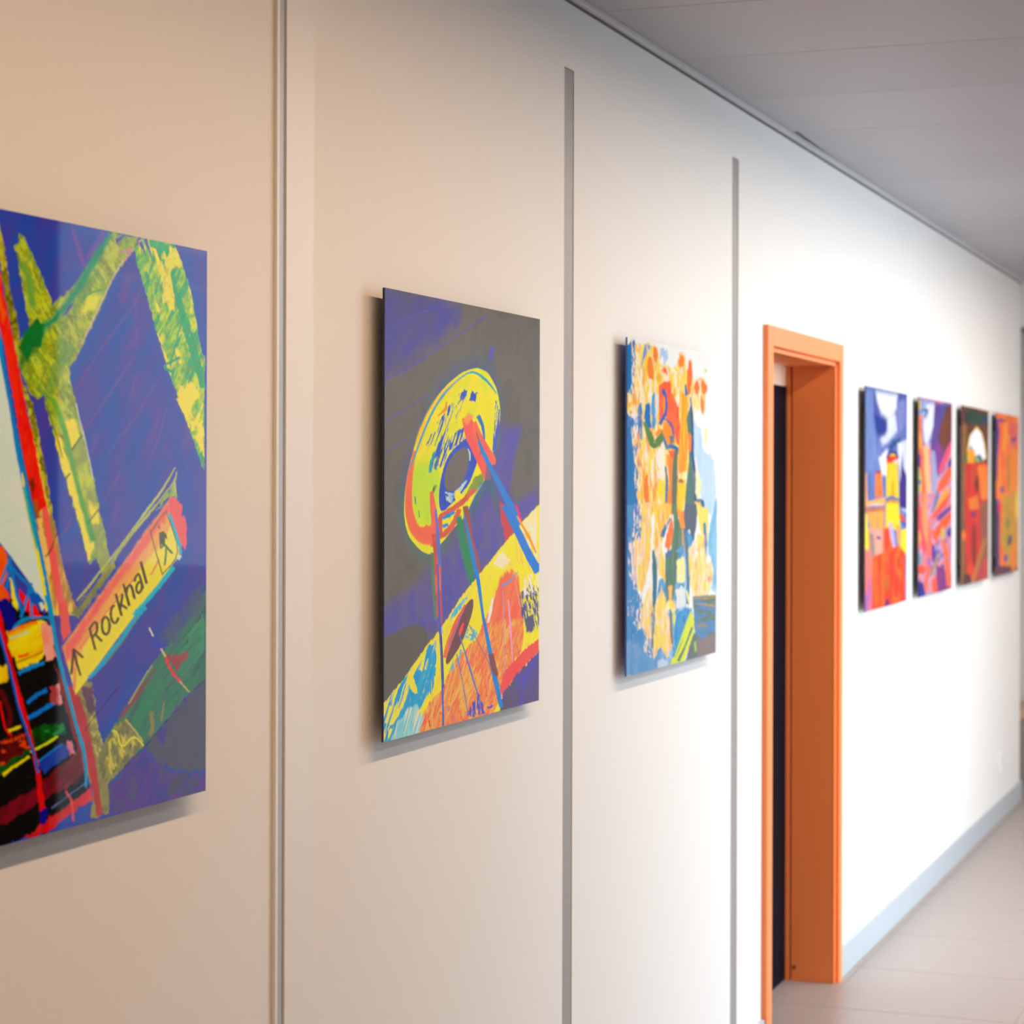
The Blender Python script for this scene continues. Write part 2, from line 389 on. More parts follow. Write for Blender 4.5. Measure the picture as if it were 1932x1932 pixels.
# ------------------------------------------------------------------ prints
ART = {
'P1': [
([(46,75,203),(77,68,194),(55,71,201),(39,81,209),(63,68,200)],[-20,-20,800,-20,800,800,-20,800],1,0,2,120,70,-50,None),
([(113,65,167),(87,81,206)],[608,54,597,66,586,77,574,89,561,101,546,113,530,125,514,137,499,149,485,161,471,173,458,185,445,197,434,207,424,216,414,225,404,234,405,234,416,225,426,217,437,207,448,197,461,186,474,174,488,162,503,150,518,138,534,126,550,114,565,102,577,90,589,78,599,66,610,54],1,1.0,3,40,40,0,None),
([(113,65,167),(87,81,206)],[580,161,566,171,553,181,540,191,527,201,514,212,501,223,489,234,478,243,469,250,461,256,454,261,447,267,448,267,456,262,463,257,471,251,481,244,492,235,505,224,518,213,531,203,544,192,556,182,569,172,581,161],1,1.0,3,40,40,0,None),
([(113,65,167),(87,81,206)],[648,186,637,195,625,203,615,212,605,219,598,226,593,231,589,236,582,242,572,249,561,256,549,264,537,273,524,284,511,296,498,308,485,320,486,320,499,308,513,296,526,285,539,274,552,266,564,258,576,251,586,244,593,238,598,232,603,227,609,220,618,213,628,204,639,195,650,187],1,1.0,3,40,40,0,None),
([(113,65,167),(87,81,206)],[664,231,656,243,649,256,642,269,635,279,629,288,622,294,616,300,610,307,611,307,618,301,626,295,633,288,640,280,647,269,653,257,660,244,666,231],1,1.0,3,40,40,0,None),
([(113,65,167),(87,81,206)],[540,322,534,326,528,330,522,335,517,340,511,345,505,351,499,357,493,363,494,364,501,358,508,352,514,346,521,341,527,336,532,332,537,327,542,323],1,1.0,3,40,40,0,None),
([(113,65,167),(87,81,206)],[420,377,415,382,410,387,405,392,401,396,397,399,393,402,389,404,384,407,385,408,390,405,395,403,400,400,405,397,410,393,414,388,418,382,422,377],1,1.0,3,40,40,0,None),
([(113,65,167),(87,81,206)],[736,304,699,329,700,330,738,305],1,1.0,3,40,40,0,None),
([(113,71,198)],[414,3,421,16,428,29,435,41,441,50,446,54,451,55,454,55,456,54,458,52,455,51,454,51,454,50,451,47,445,38,436,27,428,14,419,2],1,2.0,6,40,40,0,None),
([(122,59,160),(99,84,206)],[491,0,486,6,481,11,476,16,470,21,466,25,462,30,457,35,452,40,461,43,467,38,474,34,480,29,486,24,490,18,493,12,496,7,498,1],1,1.2,6,40,40,0,None),
([(106,71,194)],[540,84,557,53,567,55,557,85],0.6,16,16,40,40,0,None),
([(106,71,194)],[569,108,586,77,596,79,586,110],0.6,16,16,40,40,0,None),
([(106,71,194)],[566,217,584,186,594,189,584,219],0.6,16,16,40,40,0,None),
([(106,71,194)],[557,152,575,121,585,123,575,154],0.6,16,16,40,40,0,None),
([(106,71,194)],[613,271,631,240,642,243,631,274],0.6,16,16,40,40,0,None),
([(106,71,194)],[510,387,527,358,537,361,527,390],0.6,16,16,40,40,0,None),
([(106,71,194)],[461,293,477,264,486,266,477,295],0.6,16,16,40,40,0,None),
([(106,71,194)],[705,277,724,245,735,248,724,280],0.6,16,16,40,40,0,None),
([(122,206,44),(184,231,25),(87,199,70),(189,238,13),(233,247,13)],[573,18,594,1,612,-3,682,-1,704,21,723,47,737,71,749,108,764,148,773,154,773,315,767,310,731,262,702,222,671,181,634,122,601,64],1,4,2,34,18,-40,None),
([(13,167,101),(61,187,81)],[608,-2,682,-1,694,19,651,35,627,16],1,8,6,40,40,0,None),
([(13,180,127),(46,199,101)],[623,4,631,11,639,18,646,25,651,32,656,38,660,44,664,52,669,59,675,67,682,75,689,83,696,91,700,100,705,109,710,118,715,127,722,137,729,147,736,157,742,166,747,175,752,183,757,191,761,199,777,197,773,189,771,180,767,172,763,162,757,153,751,142,744,132,738,123,732,113,726,105,719,96,713,87,707,79,700,70,694,62,689,55,687,47,687,40,686,32,682,23,673,16,663,9,653,3,643,-4],1,4.6,4,20,20,0,None),
([(13,180,118)],[602,46,604,49,606,52,608,55,608,57,607,58,604,60,601,62,597,64,604,67,607,65,611,62,614,60,617,57,616,53,615,50,612,47,610,44],1,1.4,2,40,40,0,None),
([(13,180,118)],[573,18,594,1,612,-3,682,-1,704,21,723,47,737,71,749,108,764,148,773,154,773,315,767,310,731,262,702,222,671,181,634,122,601,64],0.85,3,2,40,9,-55,0.56),
([(247,247,13)],[573,18,594,1,612,-3,682,-1,704,21,723,47,737,71,749,108,764,148,773,154,773,315,767,310,731,262,702,222,671,181,634,122,601,64],0.9,3,2,40,22,60,0.64),
([(122,141,44)],[573,18,594,1,612,-3,682,-1,704,21,723,47,737,71,749,108,764,148,773,154,773,315,767,310,731,262,702,222,671,181,634,122,601,64],0.35,3,2,7,5,0,0.62),
([(13,180,127)],[700,156,687,160,674,164,662,168,655,172,657,176,664,178,673,180,681,182,685,178,677,177,668,175,662,173,662,173,666,170,677,167,691,163,703,159],1,1.2,2,40,40,0,None),
([(247,247,13)],[674,196,733,190,769,214,769,293,721,247],1,4,2,50,20,-50,0.5),
([(247,247,13)],[623,9,633,11,647,32,639,36],1,3,2,40,40,0,None),
([(80,76,206)],[584,8,594,4,608,24],1,2,2,40,40,0,None),
([(80,81,206)],[599,1,609,-2,623,26],1,2,2,40,40,0,None),
([(145,170,44),(167,203,37),(128,183,50),(195,221,29),(156,178,50)],[521,1,588,0,573,18,545,39,514,68,498,90,476,118,452,147,428,174,412,186,415,205,428,228,444,269,472,329,486,370,514,437,496,459,480,433,467,439,460,439,432,378,405,329,374,271,357,236,354,223,336,230,324,224,302,198,294,182,301,156,321,145,313,121,298,67,286,43,295,39,296,26,307,28,328,51,355,82,373,108,409,88,430,75,457,53,481,33],1,5,2,44,18,35,None),
([(111,119,37)],[521,1,588,0,573,18,545,39,514,68,498,90,476,118,452,147,428,174,412,186,415,205,428,228,444,269,472,329,486,370,514,437,496,459,480,433,467,439,460,439,432,378,405,329,374,271,357,236,354,223,336,230,324,224,302,198,294,182,301,156,321,145,313,121,298,67,286,43,295,39,296,26,307,28,328,51,355,82,373,108,409,88,430,75,457,53,481,33],0.5,3,2,7,5,0,0.58),
([(217,244,70)],[521,1,588,0,573,18,545,39,514,68,498,90,476,118,452,147,428,174,412,186,415,205,428,228,444,269,472,329,486,370,514,437,496,459,480,433,467,439,460,439,432,378,405,329,374,271,357,236,354,223,336,230,324,224,302,198,294,182,301,156,321,145,313,121,298,67,286,43,295,39,296,26,307,28,328,51,355,82,373,108,409,88,430,75,457,53,481,33],0.5,3,2,26,8,40,0.62),
([(93,167,70)],[521,1,588,0,573,18,545,39,514,68,498,90,476,118,452,147,428,174,412,186,415,205,428,228,444,269,472,329,486,370,514,437,496,459,480,433,467,439,460,439,432,378,405,329,374,271,357,236,354,223,336,230,324,224,302,198,294,182,301,156,321,145,313,121,298,67,286,43,295,39,296,26,307,28,328,51,355,82,373,108,409,88,430,75,457,53,481,33],0.6,3,2,60,20,-50,0.62),
([(13,154,118),(46,180,101)],[508,3,493,16,477,30,462,44,448,57,436,69,424,81,413,92,402,102,390,111,378,119,366,126,355,133,348,139,343,143,338,147,333,151,338,154,345,150,351,147,357,143,366,138,377,132,389,124,403,116,416,106,429,96,441,85,453,73,466,61,478,48,492,34,506,19,520,5],1,3.4,10,40,40,0,None),
([(13,141,58),(13,120,44)],[301,157,336,130,361,133,343,160,316,181,309,169],1,16,4,40,40,0,None),
([(105,180,70)],[303,62,305,67,307,72,309,78,310,84,313,91,315,99,317,107,320,116,336,113,334,105,331,96,329,88,326,80,322,75,317,70,312,65,308,61],1,3.0,14,40,40,0,None),
([(13,127,44)],[332,164,325,167,318,170,311,174,305,177,301,181,299,185,298,189,296,192,302,193,306,190,310,188,313,185,318,182,322,179,327,176,334,172,340,168],0.8,3.0,8,40,40,0,None),
([(228,247,13)],[452,91,484,85,479,103,441,112],1,10,12,40,40,0,None),
([(61,167,70)],[495,78,488,79,480,81,473,82,467,84,461,86,456,89,450,91,445,93,447,95,453,92,458,90,463,88,469,86,475,84,482,83,489,81,496,79],1,0.8,2,40,40,0,None),
([(74,71,206)],[525,10,551,-2,551,1,528,16],1,2,2,40,40,0,None),
([(80,81,206)],[425,98,415,111,394,123,407,110],1,2,2,40,40,0,None),
([(228,212,175)],[564,22,555,29,545,36,536,44,527,52,518,62,508,73,499,83,491,93,484,101,478,109,472,116,466,124,460,131,453,139,447,147,440,154,443,155,449,147,456,140,463,132,469,124,475,117,481,109,487,102,494,94,502,84,511,73,520,62,530,53,539,44,548,37,557,30,567,23],1,0.7,2,40,40,0,None),
([(211,154,175)],[534,29,544,26,554,24,562,22,561,22,561,21,558,25,553,30,549,35,553,36,558,31,564,26,569,22,569,17,560,18,551,21,542,24,533,28],1,1.8,2,40,40,0,None),
([(247,247,13),(247,247,13)],[374,271,395,279,405,298,421,322,453,374,475,417,459,437,432,378,405,329],1,6,2,40,40,0,None),
([(247,247,13),(247,247,13)],[405,256,426,250,439,272,415,293],1,8,2,40,40,0,None),
([(200,231,44),(145,174,81),(173,206,70)],[418,294,442,275,458,296,486,370,511,436,497,459,458,383],1,6,2,20,30,30,None),
([(247,247,13)],[461,364,483,367,486,389,467,388],1,10,8,40,40,0,None),
([(80,180,58),(111,199,44)],[369,229,375,237,382,246,388,255,394,264,399,275,405,287,410,299,416,312,422,325,429,340,435,354,442,367,448,379,453,391,459,402,465,413,480,411,473,400,467,389,460,378,453,366,446,353,439,338,432,324,426,310,420,298,416,285,411,273,406,262,399,252,392,243,385,235,378,226],1,2.6,6,40,40,0,None),
([(46,92,13)],[443,272,417,292,420,293,446,273],1,0.8,2,40,40,0,None),
([(46,92,13)],[414,322,402,329,405,330,417,323],1,0.8,2,40,40,0,None),
([(99,113,44)],[484,369,457,388,459,389,487,370],1,0.6,2,40,40,0,None),
([(217,238,247)],[427,232,429,236,431,241,433,246,435,251,437,255,439,259,442,263,445,271,451,283,457,298,464,315,470,331,473,331,467,315,460,298,454,283,449,270,445,263,442,258,440,255,438,251,436,246,434,241,432,236,430,231],0.8,0.7,2,40,40,0,None),
([(87,92,44)],[357,237,363,244,368,252,373,260,378,268,383,277,387,285,392,294,396,303,398,303,394,294,390,285,385,276,380,268,375,260,370,252,365,244,360,236],1,0.6,2,40,40,0,None),
([(187,193,44),(122,127,13),(206,219,44),(156,154,44)],[163,-180,185,-184,255,26,265,46,279,99,292,128,299,156,294,182,304,206,321,230,329,235,341,273,354,306,367,352,380,391,395,441,422,487,438,511,396,495,372,408,359,367,346,324,329,276,314,235,302,204,280,148,268,111,255,66,186,-105],1,4,2,20,40,10,None),
([(74,68,13)],[163,-180,185,-184,255,26,265,46,279,99,292,128,299,156,294,182,304,206,321,230,329,235,341,273,354,306,367,352,380,391,395,441,422,487,438,511,396,495,372,408,359,367,346,324,329,276,314,235,302,204,280,148,268,111,255,66,186,-105],0.7,3,2,10,6,0,0.6),
([(211,180,81),(244,231,91),(195,141,70),(156,154,70)],[314,306,329,276,349,324,364,367,380,391,406,458,438,507,375,503,355,434,334,383],1,4,2,20,40,0,None),
([(247,13,13),(247,50,13),(239,13,13),(247,99,13)],[186,-119,256,77,265,108,280,145,302,204,316,248,329,276,346,324,361,367,349,368,337,377,332,378,319,342,304,295,287,236,278,210,265,167,256,147,186,-40],1,3,2,20,40,0,None),
([(122,39,13)],[320,330,332,327,337,339,327,349],1,8,8,40,40,0,None),
([(228,141,44),(156,84,13)],[321,360,324,365,327,370,330,375,333,381,337,389,340,397,344,406,347,415,357,414,354,405,351,396,348,388,345,380,343,374,341,368,339,363,337,357],1,3.0,6,40,40,0,None),
([(247,225,127),(244,193,110)],[334,381,347,378,362,414,372,443,365,456],1,4,2,40,40,0,None),
([(247,102,101)],[349,367,361,364,377,411,392,452,407,505,391,504,375,459,362,413],1,2,2,40,40,0,None),
([(239,92,81)],[389,487,409,488,418,529,399,538],1,3,2,40,40,0,None),
([(111,68,44)],[383,399,380,405,376,410,372,416,368,420,365,423,363,424,360,426,357,428,359,429,362,427,365,426,368,424,371,421,375,416,378,411,382,405,386,400],1,0.7,2,40,40,0,None),
([(111,84,13)],[373,356,361,367,363,367,375,356],1,0.6,2,40,40,0,None),
([(240,247,247),(217,247,247),(207,247,247)],[100,111,232,113,256,184,275,236,302,326,315,367,332,414,350,456,362,490,350,497,330,466,281,426,257,408,166,392],1,0,2,200,90,0,None),
([(13,13,13),(13,13,13),(13,13,13)],[168,469,257,463,298,489,362,500,386,559,441,660,462,737,364,779,259,779,170,775],1,6,2,40,40,0,None),
([(13,13,147),(13,13,167)],[168,445,257,463,288,487,295,508,276,520,258,494,168,479],1,6,2,40,40,0,None),
([(247,13,13),(247,127,13)],[234,404,264,415,271,431,269,447,264,459,279,480,272,482,257,471,234,464],1,10,2,40,40,0,None),
([(247,247,13)],[276,447,293,467,297,494,284,487],1,6,2,40,40,0,None),
([(247,13,13)],[296,466,320,479,350,502,330,507,305,488],1,6,2,40,40,0,None),
([(13,138,247)],[278,425,255,458,260,459,284,427],1,1.2,2,40,40,0,None),
([(13,138,247)],[277,437,280,444,282,452,285,460,288,467,291,475,295,482,299,489,303,496,308,496,304,489,301,481,297,474,294,467,291,459,288,452,285,444,283,436],1,1.2,2,40,40,0,None),
([(13,138,247)],[278,441,289,447,301,454,312,461,322,468,332,475,342,482,352,488,362,495,368,493,358,486,348,479,338,473,327,466,317,459,306,452,294,445,283,438],1,1.4,2,40,40,0,None),
([(13,138,247)],[324,460,321,465,318,470,315,476,312,481,309,486,306,492,303,497,300,502,306,504,309,498,312,493,315,488,318,482,321,477,324,472,327,466,330,461],1,1.2,2,40,40,0,None),
([(13,138,247)],[322,468,325,504,330,504,328,468],1,1.2,2,40,40,0,None),
([(13,138,247)],[279,432,269,464,274,465,283,433],1,1.0,2,40,40,0,None),
([(13,99,228)],[322,466,337,469,350,483,337,490,322,482],1,4,2,8,16,0,0.45),
([(247,247,13),(247,231,13),(247,180,13)],[271,519,336,509,361,512,362,543,349,559,298,568,276,535],1,5,2,60,14,-20,None),
([(247,141,13)],[275,523,283,521,292,518,301,516,309,515,316,514,324,513,332,513,340,513,339,509,331,509,323,509,315,510,306,511,297,513,289,515,280,517,271,519],1,1.4,2,40,40,0,None),
([(247,99,13)],[299,553,321,551,319,547,297,549],1,1.4,2,40,40,0,None),
([(167,244,221)],[280,528,321,522,320,520,279,526],1,0.8,2,40,40,0,None),
([(13,154,247)],[287,515,293,514,298,512,304,510,309,509,315,508,320,507,326,506,333,506,341,506,349,507,358,507,367,508,367,505,358,504,349,504,341,503,333,503,325,503,319,503,312,503,306,504,300,506,294,508,289,511,284,513],1,1.6,2,40,40,0,None),
([(247,199,191),(247,141,110)],[349,512,375,517,384,557,362,558,356,534],1,8,2,40,40,0,None),
([(247,247,13),(247,193,13)],[228,551,273,560,275,579,258,580,228,586],1,4,2,40,40,0,None),
([(13,151,247)],[300,574,307,572,314,571,322,570,329,568,336,567,343,566,350,565,357,564,355,560,347,561,340,561,332,562,325,563,318,565,310,566,303,568,296,569],1,1.8,2,40,40,0,None),
([(46,50,13)],[289,559,300,557,311,556,321,554,330,553,337,552,343,551,348,550,353,548,352,547,347,549,342,550,337,551,330,552,321,553,310,555,299,556,288,558],1,0.5,2,40,40,0,None),
([(13,127,247)],[320,612,325,610,329,608,334,606,339,605,345,603,351,602,358,601,365,600,361,595,354,596,347,598,341,599,334,600,329,602,324,604,319,606,315,608],1,1.6,2,40,40,0,None),
([(13,127,247)],[323,632,330,630,338,629,345,627,352,625,360,623,368,622,376,620,383,618,378,613,371,615,363,616,355,618,347,620,340,622,333,623,325,625,318,627],1,1.8,2,40,40,0,None),
([(247,231,247),(233,99,101)],[383,594,391,592,399,617,388,619],1,5,2,40,40,0,None),
([(189,68,81)],[366,598,386,594,393,617,379,614],0.8,8,2,40,40,0,None),
([(244,13,13)],[256,602,258,610,261,618,263,625,265,631,267,636,269,639,271,641,274,643,276,645,279,646,281,647,284,648,285,646,283,645,281,644,279,643,277,642,275,640,273,638,271,635,269,631,267,625,265,618,262,610,260,602],1,0.9,2,40,40,0,None),
([(99,13,13)],[254,589,260,597,266,605,272,612,275,619,276,623,275,627,274,631,272,635,281,637,283,633,284,629,285,624,284,618,280,611,274,603,268,595,262,588],1,1.2,8,40,40,0,None),
([(13,81,13),(13,106,13),(13,50,13)],[169,662,258,656,337,644,399,643,410,657,327,672,258,696,170,699],1,8,2,40,40,0,None),
([(113,13,13),(61,13,13)],[169,657,258,650,321,646,327,668,258,681,169,687],1,8,2,40,40,0,None),
([(222,68,13)],[258,651,321,647,327,668,258,681],1,4,2,14,6,0,0.6),
([(242,238,13)],[266,695,273,693,280,690,287,688,294,687,301,685,309,683,316,681,324,679,321,676,313,678,306,680,298,682,291,683,284,685,277,687,270,689,263,691],1,1.2,2,40,40,0,None),
([(217,247,44)],[327,673,334,672,340,671,347,670,355,668,363,667,371,665,380,663,389,660,386,658,377,660,369,662,360,664,352,666,345,667,338,668,331,669,324,671],1,1.1,2,40,40,0,None),
([(247,231,13)],[278,643,305,639,302,636,275,639],1,1.4,2,40,40,0,None),
([(28,154,70)],[347,650,399,643,406,653,350,663],1,4,2,16,8,0,0.5),
([(16,54,191),(46,84,206)],[340,687,396,669,417,676,413,687,357,703],1,5,2,40,40,0,None),
([(13,141,247)],[345,687,351,685,357,683,364,681,371,679,378,677,385,675,393,673,401,670,399,669,391,671,383,673,376,675,369,677,362,679,355,681,349,683,342,685],1,0.8,2,40,40,0,None),
([(128,13,37),(93,13,13),(156,50,66)],[170,740,259,732,337,719,380,703,439,683,455,712,434,722,341,739,259,756,170,760],1,5,2,70,20,-25,None),
([(13,13,13)],[170,716,259,701,324,689,340,711,259,727,170,733],1,5,2,40,40,0,None),
([(235,54,66),(200,13,25)],[309,779,350,766,420,748,464,736,471,751,393,770,367,779],1,6,2,60,16,-25,None),
([(239,76,91)],[405,732,408,736,412,739,415,742,418,746,420,752,421,759,422,766,423,773,428,773,427,766,426,759,425,752,423,746,420,742,416,738,412,735,409,731],1,1.0,2,40,40,0,None),
([(111,127,221)],[374,750,383,748,392,745,401,743,411,740,421,737,433,734,444,731,456,728,454,726,443,730,431,733,420,736,409,739,400,742,390,744,382,746,373,749],1,0.6,2,40,40,0,None),
([(244,193,236),(211,50,91)],[408,669,420,668,430,686,417,686],1,5,2,40,40,0,None),
([(244,13,13),(228,13,13),(200,13,13)],[248,483,261,494,276,537,298,585,321,633,339,674,353,719,368,778,354,777,344,740,339,700,318,647,292,598,273,555,258,518,248,504],1,4,2,40,40,0,None),
([(13,96,228)],[249,508,252,514,255,521,258,528,261,535,265,542,268,550,272,558,277,568,281,578,286,590,291,602,296,613,300,623,305,631,310,639,315,647,320,656,324,665,329,674,333,681,335,687,336,691,338,696,339,700,345,700,344,696,342,692,341,687,338,681,335,674,330,665,325,656,320,647,316,639,311,631,306,622,301,613,296,602,292,590,287,578,282,567,278,558,274,550,270,542,267,534,263,527,260,520,257,514,254,507],1,1.2,2,40,40,0,None),
([(13,13,160)],[344,749,367,748,363,766,350,769],1,4,2,40,40,0,None),
([(139,141,87),(156,161,91),(116,120,81)],[409,546,430,592,468,596,477,626,486,661,499,682,522,669,548,720,512,737,517,776,469,776,469,742,455,708,441,660],1,6,2,16,16,0,None),
([(200,206,101)],[451,598,472,600,486,661,499,682,512,736,490,718,469,663],1,4,2,9,9,0,0.58),
([(74,54,127),(122,84,91)],[445,603,472,600,479,630,468,641,454,624],1,8,2,40,40,0,None),
([(211,54,61),(178,39,44)],[409,594,440,612,454,639,472,682,487,731,498,774,483,776,472,739,455,695,430,646],1,3,2,40,40,0,None),
([(156,39,50),(122,50,44)],[379,563,403,594,434,659,451,687,451,710,434,678,403,619],0.85,5,2,40,40,0,None),
([(13,161,247),(13,138,247)],[186,-40,256,149,270,200,282,236,302,290,322,345,337,386,355,434,378,503,368,504,350,450,329,400,312,356,292,301,274,236,256,184,186,25],1,1,2,16,60,0,None),
([(247,247,13)],[303,323,305,332,307,340,309,349,311,359,315,369,319,380,324,391,328,404,334,420,340,437,346,454,351,469,354,478,356,485,357,491,359,498,364,498,363,491,362,485,361,478,358,468,354,454,348,437,341,419,335,404,331,391,326,379,322,368,318,358,314,349,311,340,309,331,306,323],1,1.4,2,40,40,0,None),
([(13,193,206)],[305,340,309,350,313,360,316,370,320,380,324,389,328,399,333,409,337,418,342,418,339,408,336,398,332,388,329,379,325,369,320,359,316,349,311,339],1,1.2,6,40,40,0,None),
([(13,68,144)],[282,236,287,252,293,268,298,283,304,298,309,314,315,329,321,343,326,356,330,367,334,376,337,385,341,395,343,394,339,385,336,376,332,367,328,356,323,343,317,328,311,313,305,298,300,283,294,267,289,252,283,236],1,0.5,2,40,40,0,None),
([(13,170,247)],[355,478,358,485,362,491,365,498,368,506,371,515,374,526,377,537,382,549,387,561,393,575,399,589,405,602,411,614,416,625,421,636,426,646,431,656,436,665,440,674,444,681,447,689,448,695,450,702,451,708,452,714,452,721,453,727,453,733,458,734,459,728,459,721,459,715,459,709,458,702,457,696,455,689,453,681,449,673,444,665,439,655,434,646,429,636,424,625,419,613,413,601,407,588,401,575,395,561,390,548,386,537,383,526,380,515,378,506,375,497,372,491,369,484,366,477],1,1.2,2,40,40,0,None),
([(63,113,113),(55,143,113),(74,130,118),(63,96,118)],[499,680,552,641,624,587,671,561,732,520,791,482,791,612,768,622,720,639,605,697,548,720,508,736,490,718],1,5,2,90,12,-42,None),
([(67,167,127),(63,141,118)],[695,566,774,523,774,578,703,611],1,4,2,60,14,-42,0.42),
([(49,151,106),(61,141,110)],[572,655,643,606,671,617,616,651,582,675],1,10,10,40,40,0,None),
([(82,102,127),(74,84,175)],[643,545,773,477,774,514,679,565],0.8,10,14,40,40,0,None),
([(134,143,81),(105,113,70),(162,167,81),(87,106,81)],[499,680,526,660,555,653,601,694,548,720,508,736,490,718,486,695],1,6,2,24,12,-60,None),
([(211,212,81)],[504,684,548,656,586,687,548,718,512,725],1,4,2,16,8,60,0.6),
([(165,71,75)],[665,571,734,582,711,588,697,600,679,589],1,10,2,40,40,0,None),
([(156,71,87),(122,84,91)],[631,592,618,600,605,608,593,615,580,623,569,630,559,637,548,643,537,650,544,653,555,647,567,641,579,634,591,627,602,619,613,611,624,602,636,594],1,2.0,4,40,40,0,None),
([(200,199,91)],[624,586,618,591,612,594,606,599,599,604,590,611,581,618,571,626,561,634,565,635,574,628,584,620,594,612,602,606,609,600,616,596,621,592,627,588],0.7,0.8,2,40,40,0,None),
([(239,247,247)],[616,535,627,547,631,547,619,534],1,0.8,2,40,40,0,None),
([(61,68,236)],[627,548,652,570,657,569,632,546],1,1.0,2,40,40,0,None),
([(217,219,127)],[648,566,662,580,667,579,653,565],1,1.0,2,40,40,0,None),
([(240,50,61)],[659,579,663,584,668,590,672,595,677,600,683,605,690,609,696,613,702,618,709,616,702,611,696,607,690,603,685,599,680,594,675,589,671,583,667,578],1,1.2,2,40,40,0,None),
([(211,206,110)],[702,616,731,635,734,634,705,615],1,0.7,2,40,40,0,None),
([(80,84,206)],[727,635,756,646,759,643,730,633],1,1.0,2,40,40,0,None),
([(231,244,50)],[520,667,523,668,527,668,529,669,531,670,533,673,535,677,536,682,538,685,541,688,544,690,548,691,553,691,558,689,564,686,569,684,574,682,577,682,580,683,583,684,586,685,589,687,593,690,597,693,601,696,605,695,601,692,597,689,593,686,589,684,585,682,581,680,576,679,571,680,566,681,560,684,555,687,551,688,548,688,547,688,545,687,543,685,541,682,540,678,538,673,535,670,532,667,528,666,524,665,521,665],1,0.9,2,40,40,0,None),
([(200,199,91)],[553,655,558,659,564,663,570,667,576,671,582,676,587,681,593,686,599,690,603,689,598,684,592,680,586,675,580,670,574,666,568,662,563,658,557,654],1,1.0,2,40,40,0,None),
([(145,147,91)],[619,650,620,656,622,662,623,667,623,671,622,675,620,677,618,679,616,682,625,685,627,682,629,680,632,677,633,673,633,668,632,662,630,656,629,650],1,1.6,6,40,40,0,None),
([(156,154,91)],[657,641,649,666,654,667,661,642],1,0.8,2,40,40,0,None),
([(28,25,44)],[767,621,722,642,677,663,636,682,604,697,584,705,571,710,562,714,551,718,553,719,563,715,573,711,585,706,606,698,638,683,679,664,724,643,769,622],1,0.5,2,40,40,0,None),
([(46,25,70)],[540,607,526,614,513,621,501,628,489,635,478,641,469,647,459,653,450,659,452,660,461,654,470,648,480,642,490,636,502,629,515,622,528,615,541,608],1,0.5,2,40,40,0,None),
([(46,92,101)],[760,530,746,537,733,543,719,550,706,557,694,563,682,569,670,575,658,581,660,582,672,576,683,570,696,564,708,558,721,551,735,544,748,537,762,530],0.7,0.5,2,40,40,0,None),
([(46,92,101)],[760,542,747,549,733,556,719,562,706,569,694,575,682,581,670,587,658,593,660,594,672,588,684,582,696,576,708,570,721,563,735,556,748,550,762,543],0.7,0.5,2,40,40,0,None),
([(46,92,101)],[760,556,747,563,733,570,719,577,706,583,694,589,682,595,670,601,658,607,660,608,672,602,684,596,696,590,708,584,721,577,735,571,748,564,762,557],0.7,0.5,2,40,40,0,None),
([(46,92,101)],[760,577,747,584,733,590,720,597,707,603,694,609,682,615,670,621,658,627,660,628,672,622,684,616,696,610,708,604,721,598,735,591,748,584,762,578],0.7,0.5,2,40,40,0,None),
([(46,92,101)],[761,597,747,604,733,611,720,617,707,623,694,629,682,635,670,641,658,647,660,648,672,642,684,636,696,630,708,624,721,618,735,611,749,605,762,598],0.7,0.5,2,40,40,0,None),
([(82,90,124),(89,93,127)],[791,612,720,640,605,698,632,718,672,731,712,744,792,751],1,8,6,40,40,0,None),
([(71,65,178),(96,61,178),(77,81,140),(111,54,183)],[510,739,552,721,605,698,632,720,680,738,729,752,792,753,792,791,601,785,516,776],1,8,2,30,24,0,None),
([(77,61,183)],[632,692,644,676,671,681,660,701],0.8,10,10,40,40,0,None),
([(71,71,191)],[597,700,632,722,640,719,605,697],1,1.6,2,40,40,0,None),
([(79,84,120)],[672,749,720,743,733,748,700,768,660,771],0.7,14,8,40,40,0,None),
([(247,247,50),(247,247,13)],[399,546,670,361,704,436,430,610],1,0,2,40,40,0,None),
([(247,167,91),(247,199,81)],[399,546,670,361,685,390,644,423,573,464,525,494,452,545,424,580],1,5,10,60,10,-50,None),
([(247,102,99),(247,127,99)],[399,546,670,361,676,373,601,429,525,477,452,528,410,567],1,4,8,60,10,-50,None),
([(247,141,91)],[441,552,458,540,476,528,494,516,513,504,532,493,551,481,571,470,591,458,588,457,568,468,548,480,529,491,510,503,491,515,473,527,455,539,437,551],1,0.8,2,40,40,0,None),
([(247,154,81)],[642,440,620,462,624,463,646,442],1,0.8,2,40,40,0,None),
([(247,154,81)],[426,574,423,602,430,602,432,575],1,1.2,4,40,40,0,None),
([(247,93,91)],[671,355,690,354,699,366,706,366,709,383,718,383,722,393,719,431,697,412,690,405,675,377],1,6,1.5,40,40,0,None),
([(200,225,70),(111,180,81),(233,238,91)],[690,334,694,355,671,354,659,361,635,375,653,358],1,4,2,40,40,0,None),
([(178,199,91),(211,231,101)],[687,313,678,321,669,328,660,336,651,343,640,351,629,358,617,366,606,373,595,381,584,389,574,396,562,404,550,412,537,421,524,429,511,437,500,444,490,450,480,456,470,463,460,469,450,475,440,481,430,487,434,488,444,483,454,477,464,471,474,465,484,458,494,452,505,445,516,438,528,431,541,422,554,414,567,406,578,398,589,390,600,383,611,375,622,368,634,360,645,353,655,345,665,337,673,330,681,322,690,314],1,1.1,2,40,40,0,None),
